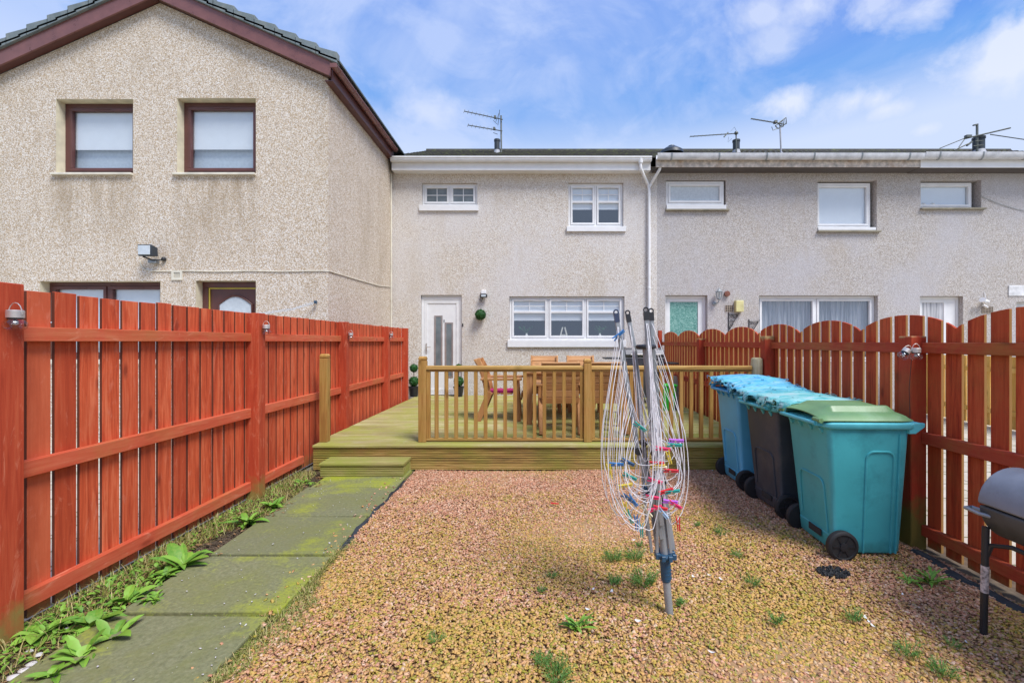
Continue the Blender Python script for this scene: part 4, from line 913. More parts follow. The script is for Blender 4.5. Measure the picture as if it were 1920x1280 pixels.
for a, b, r_ in (((1750, 284), (1797, 265), .012), ((1795, 266.5), (1880, 246.5), .02), ((1843, 258.5), (1917, 269.5), .013), ((1785, 282), (1795, 268), .012), ((1776, 288), (1808, 273), .016), ((1815, 271), (1830, 270), .012), ((1812, 280), (1830, 278), .012)):
    mb.tube([(XA(a[0]), YA - .2, ZA(a[1])), (XA(b[0]), YA - .2, ZA(b[1]))], r_, 6)
mb.box(XA(1797), XA(1807), YA - .24, YA - .16, ZA(264.5), ZA(260)); mb.beam((XA(1800), YA - .2, ZA(279)), (XA(1809), YA - .2, ZA(272)), .05, .04); mb.build('antenna', AER, o)

# ---------------------------------------------------------------- topiary
def ballfoliage(mb, c, r, n, rg, s=.02):
    for i in range(n):
        u = rg.uniform(-1, 1); a = rg.uniform(0, 2 * PI); q = math.sqrt(1 - u * u); d_ = Vector((q * math.cos(a), q * math.sin(a), u)); p = Vector(c) + d_ * r * rg.uniform(.84, 1.04)
        t = (d_.cross(Vector((rg.uniform(-1, 1), rg.uniform(-1, 1), rg.uniform(-1, 1)))).normalized() + d_ * rg.uniform(-.2, .9)).normalized() * s; b = d_.cross(t).normalized() * s * .45
        mb.add([p - t * .5, p + b, p + t, p - b], [(0, 1, 2, 3)])
def topiary(px, label):
    Y = 10.22; x = X(px, Y); o = thing('potted_topiary', (x, Y, DZ), label, 'potted plant', 'two-ball topiaries flanking the door')
    mb = MB(); mb.lathe([(.085, 0), (.115, .2), (.125, .2), (.125, .225), (.11, .225), (.105, .19)], (x, Y, DZ + .002), 20); mb.build('pot', BLACK, o, smooth=True)
    mb = MB(); mb.tube([(x, Y, DZ + .18), (x, Y, DZ + .75)], .01, 6); mb.build('stem', plain('brown_stem', (.12, .07, .04)), o)
    for z, r in ((.34, .108), (.64, .085)):
        mb = MB(); mb.sphere((x, Y, DZ + z), r * .84); ballfoliage(mb, (x, Y, DZ + z), r, 900, rr, .026); mb.build('leaf_ball', TOPI, o)
topiary(776, 'two-ball artificial topiary in a black pot left of the white door')
topiary(860, 'two-ball artificial topiary in a black pot right of the white door')
o = thing('hanging_topiary_ball', (PXr(902), K, PZr(590)), 'dark green artificial topiary ball hanging on the cream wall', 'topiary ball')
mb = MB(); c_ = (PXr(902), K - .12, PZr(590.5)); mb.sphere(c_, .1); ballfoliage(mb, c_, .118, 1300, rr, .026); mb.build('leaf_ball', TOPI, o)
mb = MB(); mb.tube([(c_[0], K - .12, c_[2] + .1), (c_[0], K - .003, c_[2] + .18)], .003, 4); mb.build('wire', BLACK, o)

# ---------------------------------------------------------------- garden furniture (local: seat front towards +y)
def chair(loc, rz, label, cushion=True):
    o = thing('garden_armchair', loc, label, 'garden chair', 'timber armchairs round the garden table', rz)
    wd, dp = .29, .26
    for s in (-1, 1):
        mb = MB(); mb.beam((s * (wd - .03), dp - .02, 0), (s * (wd - .03), dp - .06, .64), .055, .085); mb.build('leg', PINEZ, o, .004, world=False)
        mb = MB(); mb.beam((s * (wd - .03), -dp - .13, 0), (s * (wd - .03), -dp + .06, .46), .055, .09); mb.build('leg', PINEZ, o, .004, world=False)
        mb = MB(); mb.box(s * wd - .05, s * wd + .05, -dp - .08, dp + .04, .640, .675); mb.build('armrest', PINE, o, .008, world=False)
    mb = MB()
    for i in range(5): ya = -dp + .02 + i * .1; mb.box(-wd + .055, wd - .055, ya, ya + .088, .415, .437)
    mb.box(-wd + .053, wd - .053, dp + .021, dp + .043, .33, .43); mb.build('seat', PINE, o, .003, world=False)
    mb = MB()    # curved back of horizontal slats
    def bk(h): t = h / .56; return (-dp - .02 - .09 * t - .09 * t ** 3, .40 + h)
    for i in range(6):
        y0, z0 = bk(i * .094); y1, z1 = bk(i * .094 + .088); mb.add([(sx * (wd - .04), yy + off * .98, zz + off * .3) for sx in (-1, 1) for (yy, zz) in ((y0, z0), (y1, z1)) for off in (0, .038)],
            [(0, 1, 3, 2), (4, 6, 7, 5), (0, 4, 5, 1), (2, 3, 7, 6), (0, 2, 6, 4), (1, 5, 7, 3)])
    mb.build('backrest', PINE, o, .003, world=False)
    for s in (-1, 1):
        mb = MB(); P0 = [bk(h) for h in (0, .15, .3, .45, .56)]
        for i in range(4):
            a, b = P0[i], P0[i + 1]; mb.beam((s * (wd - .05), a[0] + .06, a[1]), (s * (wd - .05), b[0] + .06, b[1] + .002), .035, .075)
        mb.build('back_upright', PINEZ, o, .003, world=False)
    if cushion:
        mb = MB(); mb.loft([rrect(-wd + .07, wd - .07, -dp + .03, dp - .02, z, .05) for z in (.439, .447, .460, .468)]); mb.build('cushion', MAGENTA, o, .01, smooth=True, world=False)
    return o
chair((-.50, 7.30, DZ), -PI / 2, 'timber armchair with magenta cushion at the left end of the table, side on')
chair((.335, 6.40, DZ), 0.02, 'timber armchair with its back to the camera, left one of the near pair', False)
chair((.97, 6.42, DZ), -.03, 'timber armchair with its back to the camera, right one of the near pair', False)
chair((.17, 8.15, DZ), PI - .02, 'timber armchair facing the camera, left one of the far pair')
chair((.86, 8.17, DZ), PI + .02, 'timber armchair facing the camera, right one of the far pair')
tb = thing('garden_table', (.72, 7.3, DZ), 'long rectangular slatted timber garden table on the deck', 'table')
tx0, tx1, ty0, ty1, tz = -.16, 1.60, 6.72, 7.92, DZ + .79
mb = MB(); n = 11
for i in range(n): ya = ty0 + .07 + i * (ty1 - ty0 - .14) / n; mb.box(tx0 + .07, tx1 - .07, ya + .003, ya + (ty1 - ty0 - .14) / n - .003, tz - .03, tz)
mb.box(tx0, tx1, ty0, ty0 + .07, tz - .03, tz + .002); mb.box(tx0, tx1, ty1 - .07, ty1, tz - .03, tz + .002); mb.box(tx0, tx0 + .07, ty0 + .07, ty1 - .07, tz - .03, tz + .002); mb.box(tx1 - .07, tx1, ty0 + .07, ty1 - .07, tz - .03, tz + .002)
mb.build('table_top', PINE, tb, .003)
mb = MB(); frame = mb.box(tx0 + .08, tx1 - .08, ty0 + .06, ty0 + .09, tz - .13, tz - .031); mb.box(tx0 + .08, tx1 - .08, ty1 - .09, ty1 - .06, tz - .13, tz - .031); mb.box(tx0 + .06, tx0 + .09, ty0 + .13, ty1 - .13, tz - .13, tz - .031); mb.box(tx1 - .09, tx1 - .06, ty0 + .13, ty1 - .13, tz - .13, tz - .031); mb.build('apron', PINE, tb)
for xx in (tx0 + .03, tx1 - .12):
    for yy in (ty0 + .03, ty1 - .12): mb = MB(); mb.box(xx, xx + .09, yy, yy + .09, DZ, tz - .032); mb.build('leg', PINEZ, tb, .004)
# gas barbecue
bq = thing('gas_barbecue', (2.1, 9.3, DZ), 'black gas barbecue with side shelves by the far right corner of the deck', 'barbecue')
by = 9.05; bx0, bx1 = X(1172, by), X(1246, by); hz = Z(670, by)
mb = MB(); P = [(by, hz), (by - .02, hz + .06), (by + .05, hz + .15), (by + .2, hz + .19), (by + .35, hz + .15), (by + .45, hz)]; mb.prism(P[::-1], 'x', bx0, bx1); mb.build('hood', BQHOOD, bq, .015, seg=2)
mb = MB(); mb.tube([(bx0 + .1, by - .03, hz + .05), (bx0 + .1, by - .07, hz + .06), (bx1 - .1, by - .07, hz + .06), (bx1 - .1, by - .03, hz + .05)], .011, 8); mb.build('hood_handle', STEEL, bq)
mb = MB(); mb.box(bx0, bx1, by - .01, by + .46, hz - .16, hz - .003); mb.build('firebox', BQHOOD, bq, .01)
for i in range(3): mb = MB(); xk = bx0 + .18 + i * .22; mb.tube([(xk, by - .01, hz - .09), (xk, by - .045, hz - .09)], .028, 14); mb.build('knob', STEEL, bq)
mb = MB(); xs0 = X(1135, by); mb.box(xs0, bx0 - .002, by + .02, by + .44, hz - .035, hz - .005); mb.build('side_shelf', BLACK, bq, .008)
mb = MB(); mb.box(bx1 + .002, 2.78, by - .32, by + .10, hz - .12, hz - .09); mb.build('side_shelf', BLACK, bq, .008)
for xx in (bx0 + .02, bx1 - .07):
    for yy in (by + .02, by + .40): mb = MB(); mb.box(xx, xx + .045, yy, yy + .045, DZ, hz - .161); mb.build('leg', BLACK, bq)
mb = MB(); mb.box(bx0 + .066, bx1 - .071, by + .03, by + .42, DZ + .12, DZ + .15); mb.box(bx0 + .066, bx1 - .071, by + .07, by + .085, DZ + .16, hz - .165); mb.build('cabinet', BQHOOD, bq)
gt = thing('green_tub', (X(1252, 8.2), 8.2, DZ), 'bright green plastic tub standing on the deck behind the rotary dryer', 'tub')
gx, gy_ = X(1252, 8.2), 8.25; mb = MB(); mb.loft([rrect(gx - .11, gx + .11, gy_ - .12, gy_ + .12, DZ + .003, .03), rrect(gx - .14, gx + .14, gy_ - .15, gy_ + .15, DZ + .46, .04), rrect(gx - .13, gx + .13, gy_ - .14, gy_ + .14, DZ + .46, .035), rrect(gx - .1, gx + .1, gy_ - .11, gy_ + .11, DZ + .05, .03)]); mb.build('body', GREENP, gt, smooth=True)
mb = MB(); mb.loft([rrect(gx - .155, gx + .155, gy_ - .165, gy_ + .165, z, .045) for z in (DZ + .44, DZ + .465)]); mb.build('rim', GREENP, gt, .003)
mb = MB(); vs = []; 
rings = []
for i in range(6):
    z = DZ + .004 + i * .12; k = 1 - i * .13; rings.append([(2.55 + .16 * k * math.cos(a * PI / 8) * (1 + .15 * math.sin(a * 2.3 + i)), 8.35 + .14 * k * math.sin(a * PI / 8) * (1 + .15 * math.sin(a * 3.1)), z) for a in range(16)])
mb.loft(rings); tag(mb.build('cloth_cover', COVER, smooth=True), 'crumpled grey brown cloth cover slumped beside the green tub', 'cover')

# ---------------------------------------------------------------- wheelie bins (local: wheels towards -x)
def wheelie(loc, rz, label, body, rimm, lidm, zs=1.0):
    o = thing('wheelie_bin', loc, label, 'wheelie bin', 'wheelie bins lined up along the fence', rz); H = .93 * zs
    mb = MB(); rings = []
    for t in (0, .02, .12, .125, .5, .94, 1.0):
        x0 = -.245 - .075 * t; x1 = .22 + .03 * t; yh = .225 + .05 * t
        if .12 < t < .96: yh -= .0; x0 += .004
        if t == 0: x0 += .01; x1 -= .01; yh -= .01
        rings.append(rrect(x0, x1, -yh, yh, .035 + (H - .035) * t, .035))
    mb.loft(rings); bd = mb.build('body', body, o, smooth=True, world=False)
    # moulded ridges on the sides
    mb = MB()
    for s in (-1, 1):
        def sp(x, z): t = (z - .035) / (H - .035); return (x, s * (.225 + .05 * t + .0015), z)
        zt = H * .84; arc = [(0.0, .04), (0.0, zt - .06)] + [(.05 - .05 * math.cos(i * PI / 8), zt - .06 + .05 * math.sin(i * PI / 8)) for i in range(1, 5)] + [(.14 + .05 * math.sin(i * PI / 8), zt - .01 - .05 + .05 * math.cos(i * PI / 8)) for i in range(0, 5)] + [(.19, .04)]
        mb.tube([sp(-.045 + a, b) for a, b in arc], .008, 6)
        mb.tube([sp(.180 + .0, z) for z in (.04, .4, H - .03)], .009, 6)
    def lp(y, z): t = (z - .035) / (H - .035); return (-.245 - .075 * t - .0005, y, z)
    arc = [(-.17, .16), (-.165, H * .52)] + [(-.115 - .05 * math.cos(i * PI / 8), H * .52 + .06 * math.sin(i * PI / 8)) for i in range(1, 5)] + [(.10 + .05 * math.sin(i * PI / 8), H * .52 + .06 * math.cos(i * PI / 8)) for i in range(5)] + [(.16, .2)]
    mb.tube([lp(a, b) for a, b in arc], .008, 6)
    mb.build('moulded_ridge', body, bd, smooth=True, world=False)
    mb = MB(); mb.loft([rrect(-.335, .275, -.292, .292, H + .001, .05), rrect(-.35, .285, -.30, .30, H + .015, .05), rrect(-.35, .285, -.30, .30, H + .042, .05), rrect(-.335, .275, -.29, .29, H + .05, .05)])
    for s in (-1, 1): mb.prism([(.23, H - .028), (.275, H - .028), (.34, H + .022), (.34, H + .048), (.23, H + .048)], 'y', s * .29 - (.028 if s > 0 else 0), s * .29 + (.028 if s < 0 else 0))
    mb.box(.29, .335, -.255, .255, H + .012, H + .046)
    for yy in (-.2, -.07, .07, .2): mb.prism([(-.345, H + .0), (-.32, H - .045), (-.305, H + .0)], 'y', yy - .012, yy + .012)
    mb.build('rim', rimm, o, .004, smooth=True, world=False)
    mb = MB(); mb.tube([(-.385, y, H + .035) for y in (-.24, 0, .24)], .016, 10)
    for yy in (-.24, -.08, .08, .24): mb.beam((-.385, yy, H + .035), (-.33, yy, H + .03), .03, .03)
    mb.build('handle', rimm, o, smooth=True, world=False)
    # lid: domed sheet with a raised rib and scooped front
    nx, ny = 26, 22; vs = []; fs = []
    def lz(u, v):
        e = min(1, (1 - abs(v)) * 7) ** .6; eu = min(1, (1 - u) * 9) ** .6 * min(1, u * 12 + .1) ** .6
        z = .012 + .030 * e * eu + .028 * (1 - v * v)
        rib = .036 * max(0, min(1, (.62 - abs(v)) * 14)) * max(0, min(1, (u - .10) * 8)) * max(0, min(1, (.80 + .16 * (1 - v * v) - u) * 14))
        scoop = -.036 * max(0, min(1, (u - .74) * 10)) * max(0, min(1, (.45 - abs(v)) * 6)) * max(0, min(1, (.98 - u) * 12))
        return z + rib + scoop
    for k, dz_ in ((0, 0), (1, -.006)):
        for i in range(nx + 1):
            for j in range(ny + 1):
                u = i / nx; v = -1 + 2 * j / ny; hw = .292 - .03 * max(0, u - .85) / .15 * abs(v); vs.append((-.37 + u * .65, v * hw, H + .052 + lz(u, v) + dz_))
    N1 = (nx + 1) * (ny + 1)
    for i in range(nx):
        for j in range(ny):
            a = i * (ny + 1) + j; q = (a, a + ny + 1, a + ny + 2, a + 1); fs.append(q); fs.append(tuple(N1 + t for t in q[::-1]))
    for i in range(nx): 
        for j, fl in ((0, 0), (ny, 1)):
            a = i * (ny + 1) + j; q = (a, N1 + a, N1 + a + ny + 1, a + ny + 1); fs.append(q if not fl else q[::-1])
    for j in range(ny):
        for i, fl in ((0, 1), (nx, 0)):
            a = i * (ny + 1) + j; q = (a, N1 + a, N1 + a + 1, a + 1); fs.append(q if not fl else q[::-1])
    mb = MB(); mb.add(vs, fs)
    mb.tube([(-.372, y, H + .062) for y in (-.29, -.2)], .017, 10); mb.tube([(-.372, y, H + .062) for y in (.2, .29)], .017, 10)
    mb.build('lid', lidm, o, smooth=True, world=False)
    mb = MB(); mb.tube([(-.22, -.27, .105), (-.22, .27, .105)], .012, 8); mb.build('axle', STEEL, o, world=False)
    for s in (-1, 1):
        ya, yb = s * .245, s * .305; mb = MB(); pr = [(.05, 0), (.098, .004), (.106, .012), (.106, .044), (.098, .052), (.085, .054), (.08, .047)]
        mb.lathe([(r, s * h) for r, h in pr], (-.22, ya, .106), 32, 'y'); wh = mb.build('wheel', RUBBER, o, smooth=True, world=False)
        mb = MB(); mb.lathe([(r, s * h) for r, h in [(.079, .04), (.077, .044), (.06, .040), (.03, .044), (.028, .058), (.012, .060)]], (-.22, ya, .106), 24, 'y')
        for i in range(6): a = i * PI / 3; mb.beam((-.22 + .02 * math.cos(a), ya + s * .047, .106 + .02 * math.sin(a)), (-.22 + .074 * math.cos(a), ya + s * .045, .106 + .074 * math.sin(a)), .012, .012)
        mb.build('hub', BLACK, wh, smooth=True, world=False)
    mb = MB(); mb.box(-.266, -.260, -.10, .06, .10, .15); mb.build('foot_plate', DARKV, bd, world=False)
    return o
wheelie((2.40, 3.47, 0), R(-2), 'teal wheelie bin with a green lid, nearest of the three', TEAL, TEALR, LIDG, 1.0)
wheelie((2.41, 4.23, 0), R(1.5), 'charcoal grey wheelie bin in the middle of the three', DARKBIN, TEALR, TEALR, 1.0)
wheelie((2.42, 4.98, 0), R(-1), 'light blue wheelie bin beside the deck, farthest of the three', BLUEBIN, plain('blue_rim', (.05, .33, .60), .4), plain('blue_lid', (.06, .36, .62), .4), 1.06)
# streaked netting added to imitate ghosted blur over the two farther bins
nx, ny = 60, 110; vs = []; fs = []; g = random.Random(11)
ph = [(g.uniform(4, 30), g.uniform(4, 34), g.uniform(0, 6), g.uniform(.3, 1)) for _ in range(16)]
for i in range(nx + 1):
    for j in range(ny + 1):
        u, v = i / nx, j / ny; y = 3.66 + v * 1.64; sx = 2.015 + .02 * math.sin(y * 23) + .012 * math.sin(y * 57); x = sx + u * (.67 + .03 * math.sin(y * 17))
        r_ = sum(k * math.sin(a * x + b * y + p) for a, b, p, k in ph) / 8
        z = 1.058 + .085 * max(0, min(1, (y - 4.4) / .5)) + .032 * math.sin(PI * min(1, max(0, u))) + .008 * r_
        if u < .045: z -= (.045 - u) * (.9 + .6 * math.sin(y * 41) + .5 * math.sin(y * 19 + 1))
        if v < .05: z -= (.05 - v) * .35
        if v > .96: z -= (v - .96) * 1.2
        vs.append((x, y, z))
for i in range(nx):
    for j in range(ny):
        if (i < 2 or i > nx - 2 or j < 2 or j > ny - 3) and g.random() < .12: continue
        a = i * (ny + 1) + j; fs.append((a, a + ny + 1, a + ny + 2, a + 1))
mb = MB(); mb.add(vs, fs)
for k in range(150):      # frayed loose strands
    i = g.choice([g.randint(0, 3), g.randint(nx - 4, nx), g.randint(0, nx)]); j = g.randint(2, ny - 2); p = Vector(vs[i * (ny + 1) + j]); dx = -1 if i < 6 else (1 if i > nx - 6 else g.uniform(-1, 1))
    l = g.uniform(.012, .045); q = p + Vector((dx * l * .5, g.uniform(-l, l), g.uniform(-.3, .35) * l)); r2 = q + Vector((dx * l * .3, g.uniform(-l, l), -l * (.7 if i < 6 else .1)))
    b = Vector((.0022, .0022, .0025)); mb.add([p, p + b, q + b, q], [(0, 1, 2, 3)]); mb.add([q, q + b, r2 + b, r2], [(0, 1, 2, 3)])
o = mb.build('ghost_blur_sheet', GHOST, smooth=True); tag(o, 'streaked blue and green netting draped over the lids of the two farther bins', 'ghost_sheet')
so = o.modifiers.new('thickness', 'SOLIDIFY'); so.thickness = .004

# ---------------------------------------------------------------- barrel barbecue at the right edge
bb = thing('barrel_barbecue', (2.55, 2.1, 0), 'grey barrel barbecue with black legs at the right edge of the garden', 'barbecue')
bc = Vector((2.56, 0, .685)); br = .19; y0, y1 = 1.55, 2.43
def halfdrum(mb, a0, a1, r, y0, y1, n=20):
    P = [(bc.x + r * math.cos(a0 + (a1 - a0) * i / n), bc.z + r * math.sin(a0 + (a1 - a0) * i / n)) for i in range(n + 1)]; mb.prism(P[::-1], 'y', y0, y1)
mb = MB(); halfdrum(mb, 0.02, PI - .02, br + .004, y0, y1); ld = mb.build('lid', DRUM, bb, .012, smooth=True, seg=3)
mb = MB(); halfdrum(mb, PI + .02, 2 * PI - .02, br, y0 + .005, y1 - .005); mb.build('fire_bowl', DRUMB, bb, .012, smooth=True, seg=3)
hx = bc.x - br; mb = MB(); mb.tube([(hx + .03, 2.12, .745), (hx - .03, 2.12, .735), (hx - .03, 1.8, .735), (hx + .03, 1.8, .745)], .010, 8); mb.build('lid_handle', BLACK, ld, smooth=True)
mb = MB(); mb.tube([(hx + .04, y1 - .01, .64), (hx + .02, y1 + .05, .645), (hx - .02, y1 + .045, .645), (hx - .018, y1 - .03, .64), (hx + .012, y1 - .06, .635)], .010, 8); mb.build('side_handle', GREYM, bb, smooth=True)
for xx in (2.375, 2.74):
    for yy in (2.40, 1.6): 
        mb = MB(); mb.tube([(xx, yy, 0), (xx + (.012 if xx < 2.5 else -.012), yy, .57)], .016, 12); mb.build('leg', BLACK, bb, smooth=True)
    mb = MB(); q = .045 if xx < 2.5 else -.045; mb.tube([(xx + .01 * (1 if q > 0 else -1), 2.40, .40), (xx + q * .5, 2.38, .48), (xx + q, 2.30, .505), (xx + q, 1.8, .505)], .012, 8); mb.build('support_arm', BLACK, bb, smooth=True)
mb = MB(); mb.tube([(2.3795, 2.40, .225), (2.383, 2.40, .365)], .0172, 12); mb.build('worn_sticker', plain('worn_paper_sticker', (.52, .45, .42), .8, var=.5, nscale=60), bb, smooth=True)

# ---------------------------------------------------------------- rotary clothes dryer
DY = 2.583; s3 = DY / F
def D(px, py, dy=0.0): Y = DY + dy; return Vector((X(px, Y), Y, Z(py, Y)))
dry = thing('rotary_clothes_dryer', tuple(D(1255, 1150)), 'folded grey rotary clothes dryer with white lines, leaning left in the gravel', 'clothes dryer')
mb = MB(); mb.tube([D(1255.5, 1152), D(1248, 1070)], .0215, 18); mb.build('ground_tube', GREYM, dry, smooth=True)
mb = MB(); mb.tube([D(1250, 1088), D(1249, 1084), D(1246.5, 1046)], [.025, .0285, .0285], 18)
for k in range(5): mb.tube([D(1249.5 - k * .5, 1082 - k * 7), D(1249.4 - k * .5, 1080 - k * 7)], .030, 18)
mb.build('lower_collar', NAVY, dry, smooth=True)
mb = MB(); mb.tube([D(1247, 1046), D(1212, 650)], .0235, 18); mb.build('pole', GREYM, dry, smooth=True)
def hub(c, r, h, m, name, ribs=8):
    mb = MB(); mb.lathe([(.022, -h), (r * .8, -h), (r, -h * .5), (r, h * .5), (r * .8, h), (.022, h)], tuple(c), 24)
    for i in range(ribs): a = 2 * PI * i / ribs + .3; mb.box(c.x + r * math.cos(a) - .011, c.x + r * math.cos(a) + .011, c.y + r * math.sin(a) - .011, c.y + r * math.sin(a) + .011, c.z - h * 1.3, c.z + h * 1.3)
    return mb.build(name, m, dry, .002)
hub(D(1247.5, 1040), .05, .012, NAVY, 'lower_hub'); hub(D(1224, 919), .05, .015, NAVY, 'sliding_hub'); hub(D(1211, 650), .058, .013, BLACK, 'top_hub', 0)
# arms: (tip, foot, depth at tip, depth at foot)
arms = [((1157, 600), (1241, 1010), -.05, -.03), ((1179, 600), (1233, 1030), .09, .03), ((1212, 596), (1240, 985), -.09, -.05), ((1221.5, 597), (1262, 1030), .05, .03)]
tips = []
for i, (a, b, da, db) in enumerate(arms):
    A, B = D(a[0], a[1], da), D(b[0], b[1], db)
    if i == 0: C_ = D(1196, 845, -.05); pl = [A, C_, D(1222, 925, -.045), B]
    elif i == 1: pl = [A, D(1190, 655, .08), D(1206, 830, .06), B]
    elif i == 2: pl = [A, D(1216, 655, -.09), D(1228, 850, -.06), B]
    else: pl = [A, D(1228, 700, .05), D(1243, 900, .04), B]
    mb = MB()
    for k in range(len(pl) - 1): mb.beam(pl[k], pl[k + 1], .025, .016, (0, 1, 0))
    am = mb.build('arm', GREYM, dry, .003)
    mb = MB(); d_ = (A - pl[1]).normalized(); top = A + d_ * .035; mb.beam(A - d_ * .012, top, .027, .021, (0, 1, 0)); rr_ = .013
    mb.tube([top + Vector((rr_ * math.sin(q * PI / 5), 0, rr_ - .004 - rr_ * math.cos(q * PI / 5))) for q in range(11)], .0045, 6); mb.build('end_cap', BLACK if i else plain('navy_cap', (.035, .05, .10), .45), am)
    mb = MB(); q = pl[1]
    if i == 0: q = pl[1]
    else: q = pl[2]
    mb.tube([q + Vector((0, -.016, 0)), q + Vector((0, .016, 0))], .021, 14); mb.build('joint', BLACK, am, smooth=True)
    tips.append((A, pl))
for (a, b, c) in (((1207, 925), (1222, 1035), -.05), ((1232, 925), (1232, 1036), -.055), ((1243, 915), (1258, 1036), -.03), ((1204, 868), (1214, 1004), .06)):
    mb = MB(); mb.beam(D(*a, c), D(*b, c * .8), .016, .012, (0, 1, 0)); mb.build('strut', GREYM, dry, .002)
g = random.Random(21); mb = MB()
def arm_pt(i, t):
    A, pl = tips[i]; L = [(pl[k + 1] - pl[k]).length for k in range(len(pl) - 1)]; s = t * sum(L)
    for k, l in enumerate(L):
        if s <= l: return pl[k].lerp(pl[k + 1], s / l)
        s -= l
    return pl[-1]
def loop(A, B, drop, wl, wr, yo=0, lean=0):
    pts = []
    for i in range(29):
        th = 2 * PI * i / 28; u = i / 28; sn = math.sin(th); k = math.sin(th / 2) ** 1.1; wdt = wl if sn > 0 else wr
        p = A.lerp(B, u); m_ = math.sin(th / 2)
        base = min(A.z, B.z)
        z = p.z + (-(drop) * (1 - math.cos(th)) / 2)
        pts.append(Vector((p.x - wdt * sn * k + lean * m_ * m_, p.y + yo * m_, z)))
    kx, kz, kp = g.uniform(-.012, .012), g.uniform(-.01, .01), g.uniform(0, 6)
    pts = [p + Vector((kx * math.sin(i * .9 + kp) + g.uniform(-.0025, .0025), g.uniform(-.003, .003), kz * math.sin(i * .6 + kp))) * math.sin(PI * i / 28) for i, p in enumerate(pts)]
    mb.tube(pts, g.choice([.0017, .0020, .0022]), 5, cap=False)
# left bundle: between arm 0 and arm 1/2; right bundle: between arm 2 and arm 3
for k in range(11):
    t = .02 + .05 * k; dr = 1.10 - .085 * k + g.uniform(-.07, .07)
    loop(arm_pt(0, t), arm_pt(1, t), dr, .125 - .004 * k + g.uniform(-.02, .02), .08 + g.uniform(-.03, .03), -.10 + g.uniform(-.05, .05), -.02 + g.uniform(-.03, .03))
    loop(arm_pt(0, t + .01), arm_pt(2, t), dr * 1.03 - .05, .175 - .009 * k + g.uniform(-.02, .02), .07 + g.uniform(-.02, .03), -.14 + g.uniform(-.05, .05), .0 + g.uniform(-.02, .02))
    loop(arm_pt(3, t), arm_pt(2, t), dr - .03, -.165 + .009 * k + g.uniform(-.03, .02), -.03 + g.uniform(-.03, .03), -.05 + g.uniform(-.09, .09), .05 + g.uniform(-.03, .03))
    if k % 2 == 0: loop(arm_pt(3, t), arm_pt(1, t + .02), dr - .10, -.09 + .004 * k + g.uniform(-.03, .02), .04 + g.uniform(-.03, .03), .06 + g.uniform(-.04, .04), .07 + g.uniform(-.03, .03))
for k in range(14):     # short slack ends crossing between the arms
    i0, i1 = g.choice([(0, 1), (1, 2), (2, 3), (0, 2)]); t0 = g.uniform(.25, .62); A, B = arm_pt(i0, t0), arm_pt(i1, t0 + g.uniform(.0, .25)); sg = g.uniform(.05, .16)
    mb.tube([A.lerp(B, q / 10) + Vector((g.uniform(-.002, .002), -.03 * math.sin(PI * q / 10), -sg * math.sin(PI * q / 10))) for q in range(11)], .0018, 5, cap=False)
mb.build('clothes_line', CORD, dry, smooth=True)
# pegs clipped to the lines
def peg(px, py, ang, colour, label, dy=-.17, L=.080):
    c = D(px, py, dy); o = thing('clothes_peg', tuple(c), label, 'clothes peg', 'plastic pegs on the dryer lines')
    M = Matrix.Translation(c) @ Matrix.Rotation(R(ang), 4, 'Y') @ Matrix.Rotation(R(20), 4, 'X')
    for s in (-1, 1):
        mb = MB(); mb.M = M; h = L / 2
        mb.prism([(-h, s * .0075), (-h * .2, s * .0005), (h, s * .003), (h, s * .0075), (-h * .15, s * .0085), (-h, s * .0115)][::s], 'y', -.0055, .0055); mb.build('jaw', PEG[colour], o, .0012)
    mb = MB(); mb.M = M; mb.tube([(-.006, -.0065, 0), (-.006, .0065, 0)], .0055, 10); mb.build('spring', STEEL, o)
P_ = [(1213, 606 + 22, 140, 'blue', 'dark blue peg on the slanted top of the leftmost arm', -.06)]
peg(1160, 628, -40, 'blue', 'blue peg high on the leftmost arm, just below its end cap', -.08)
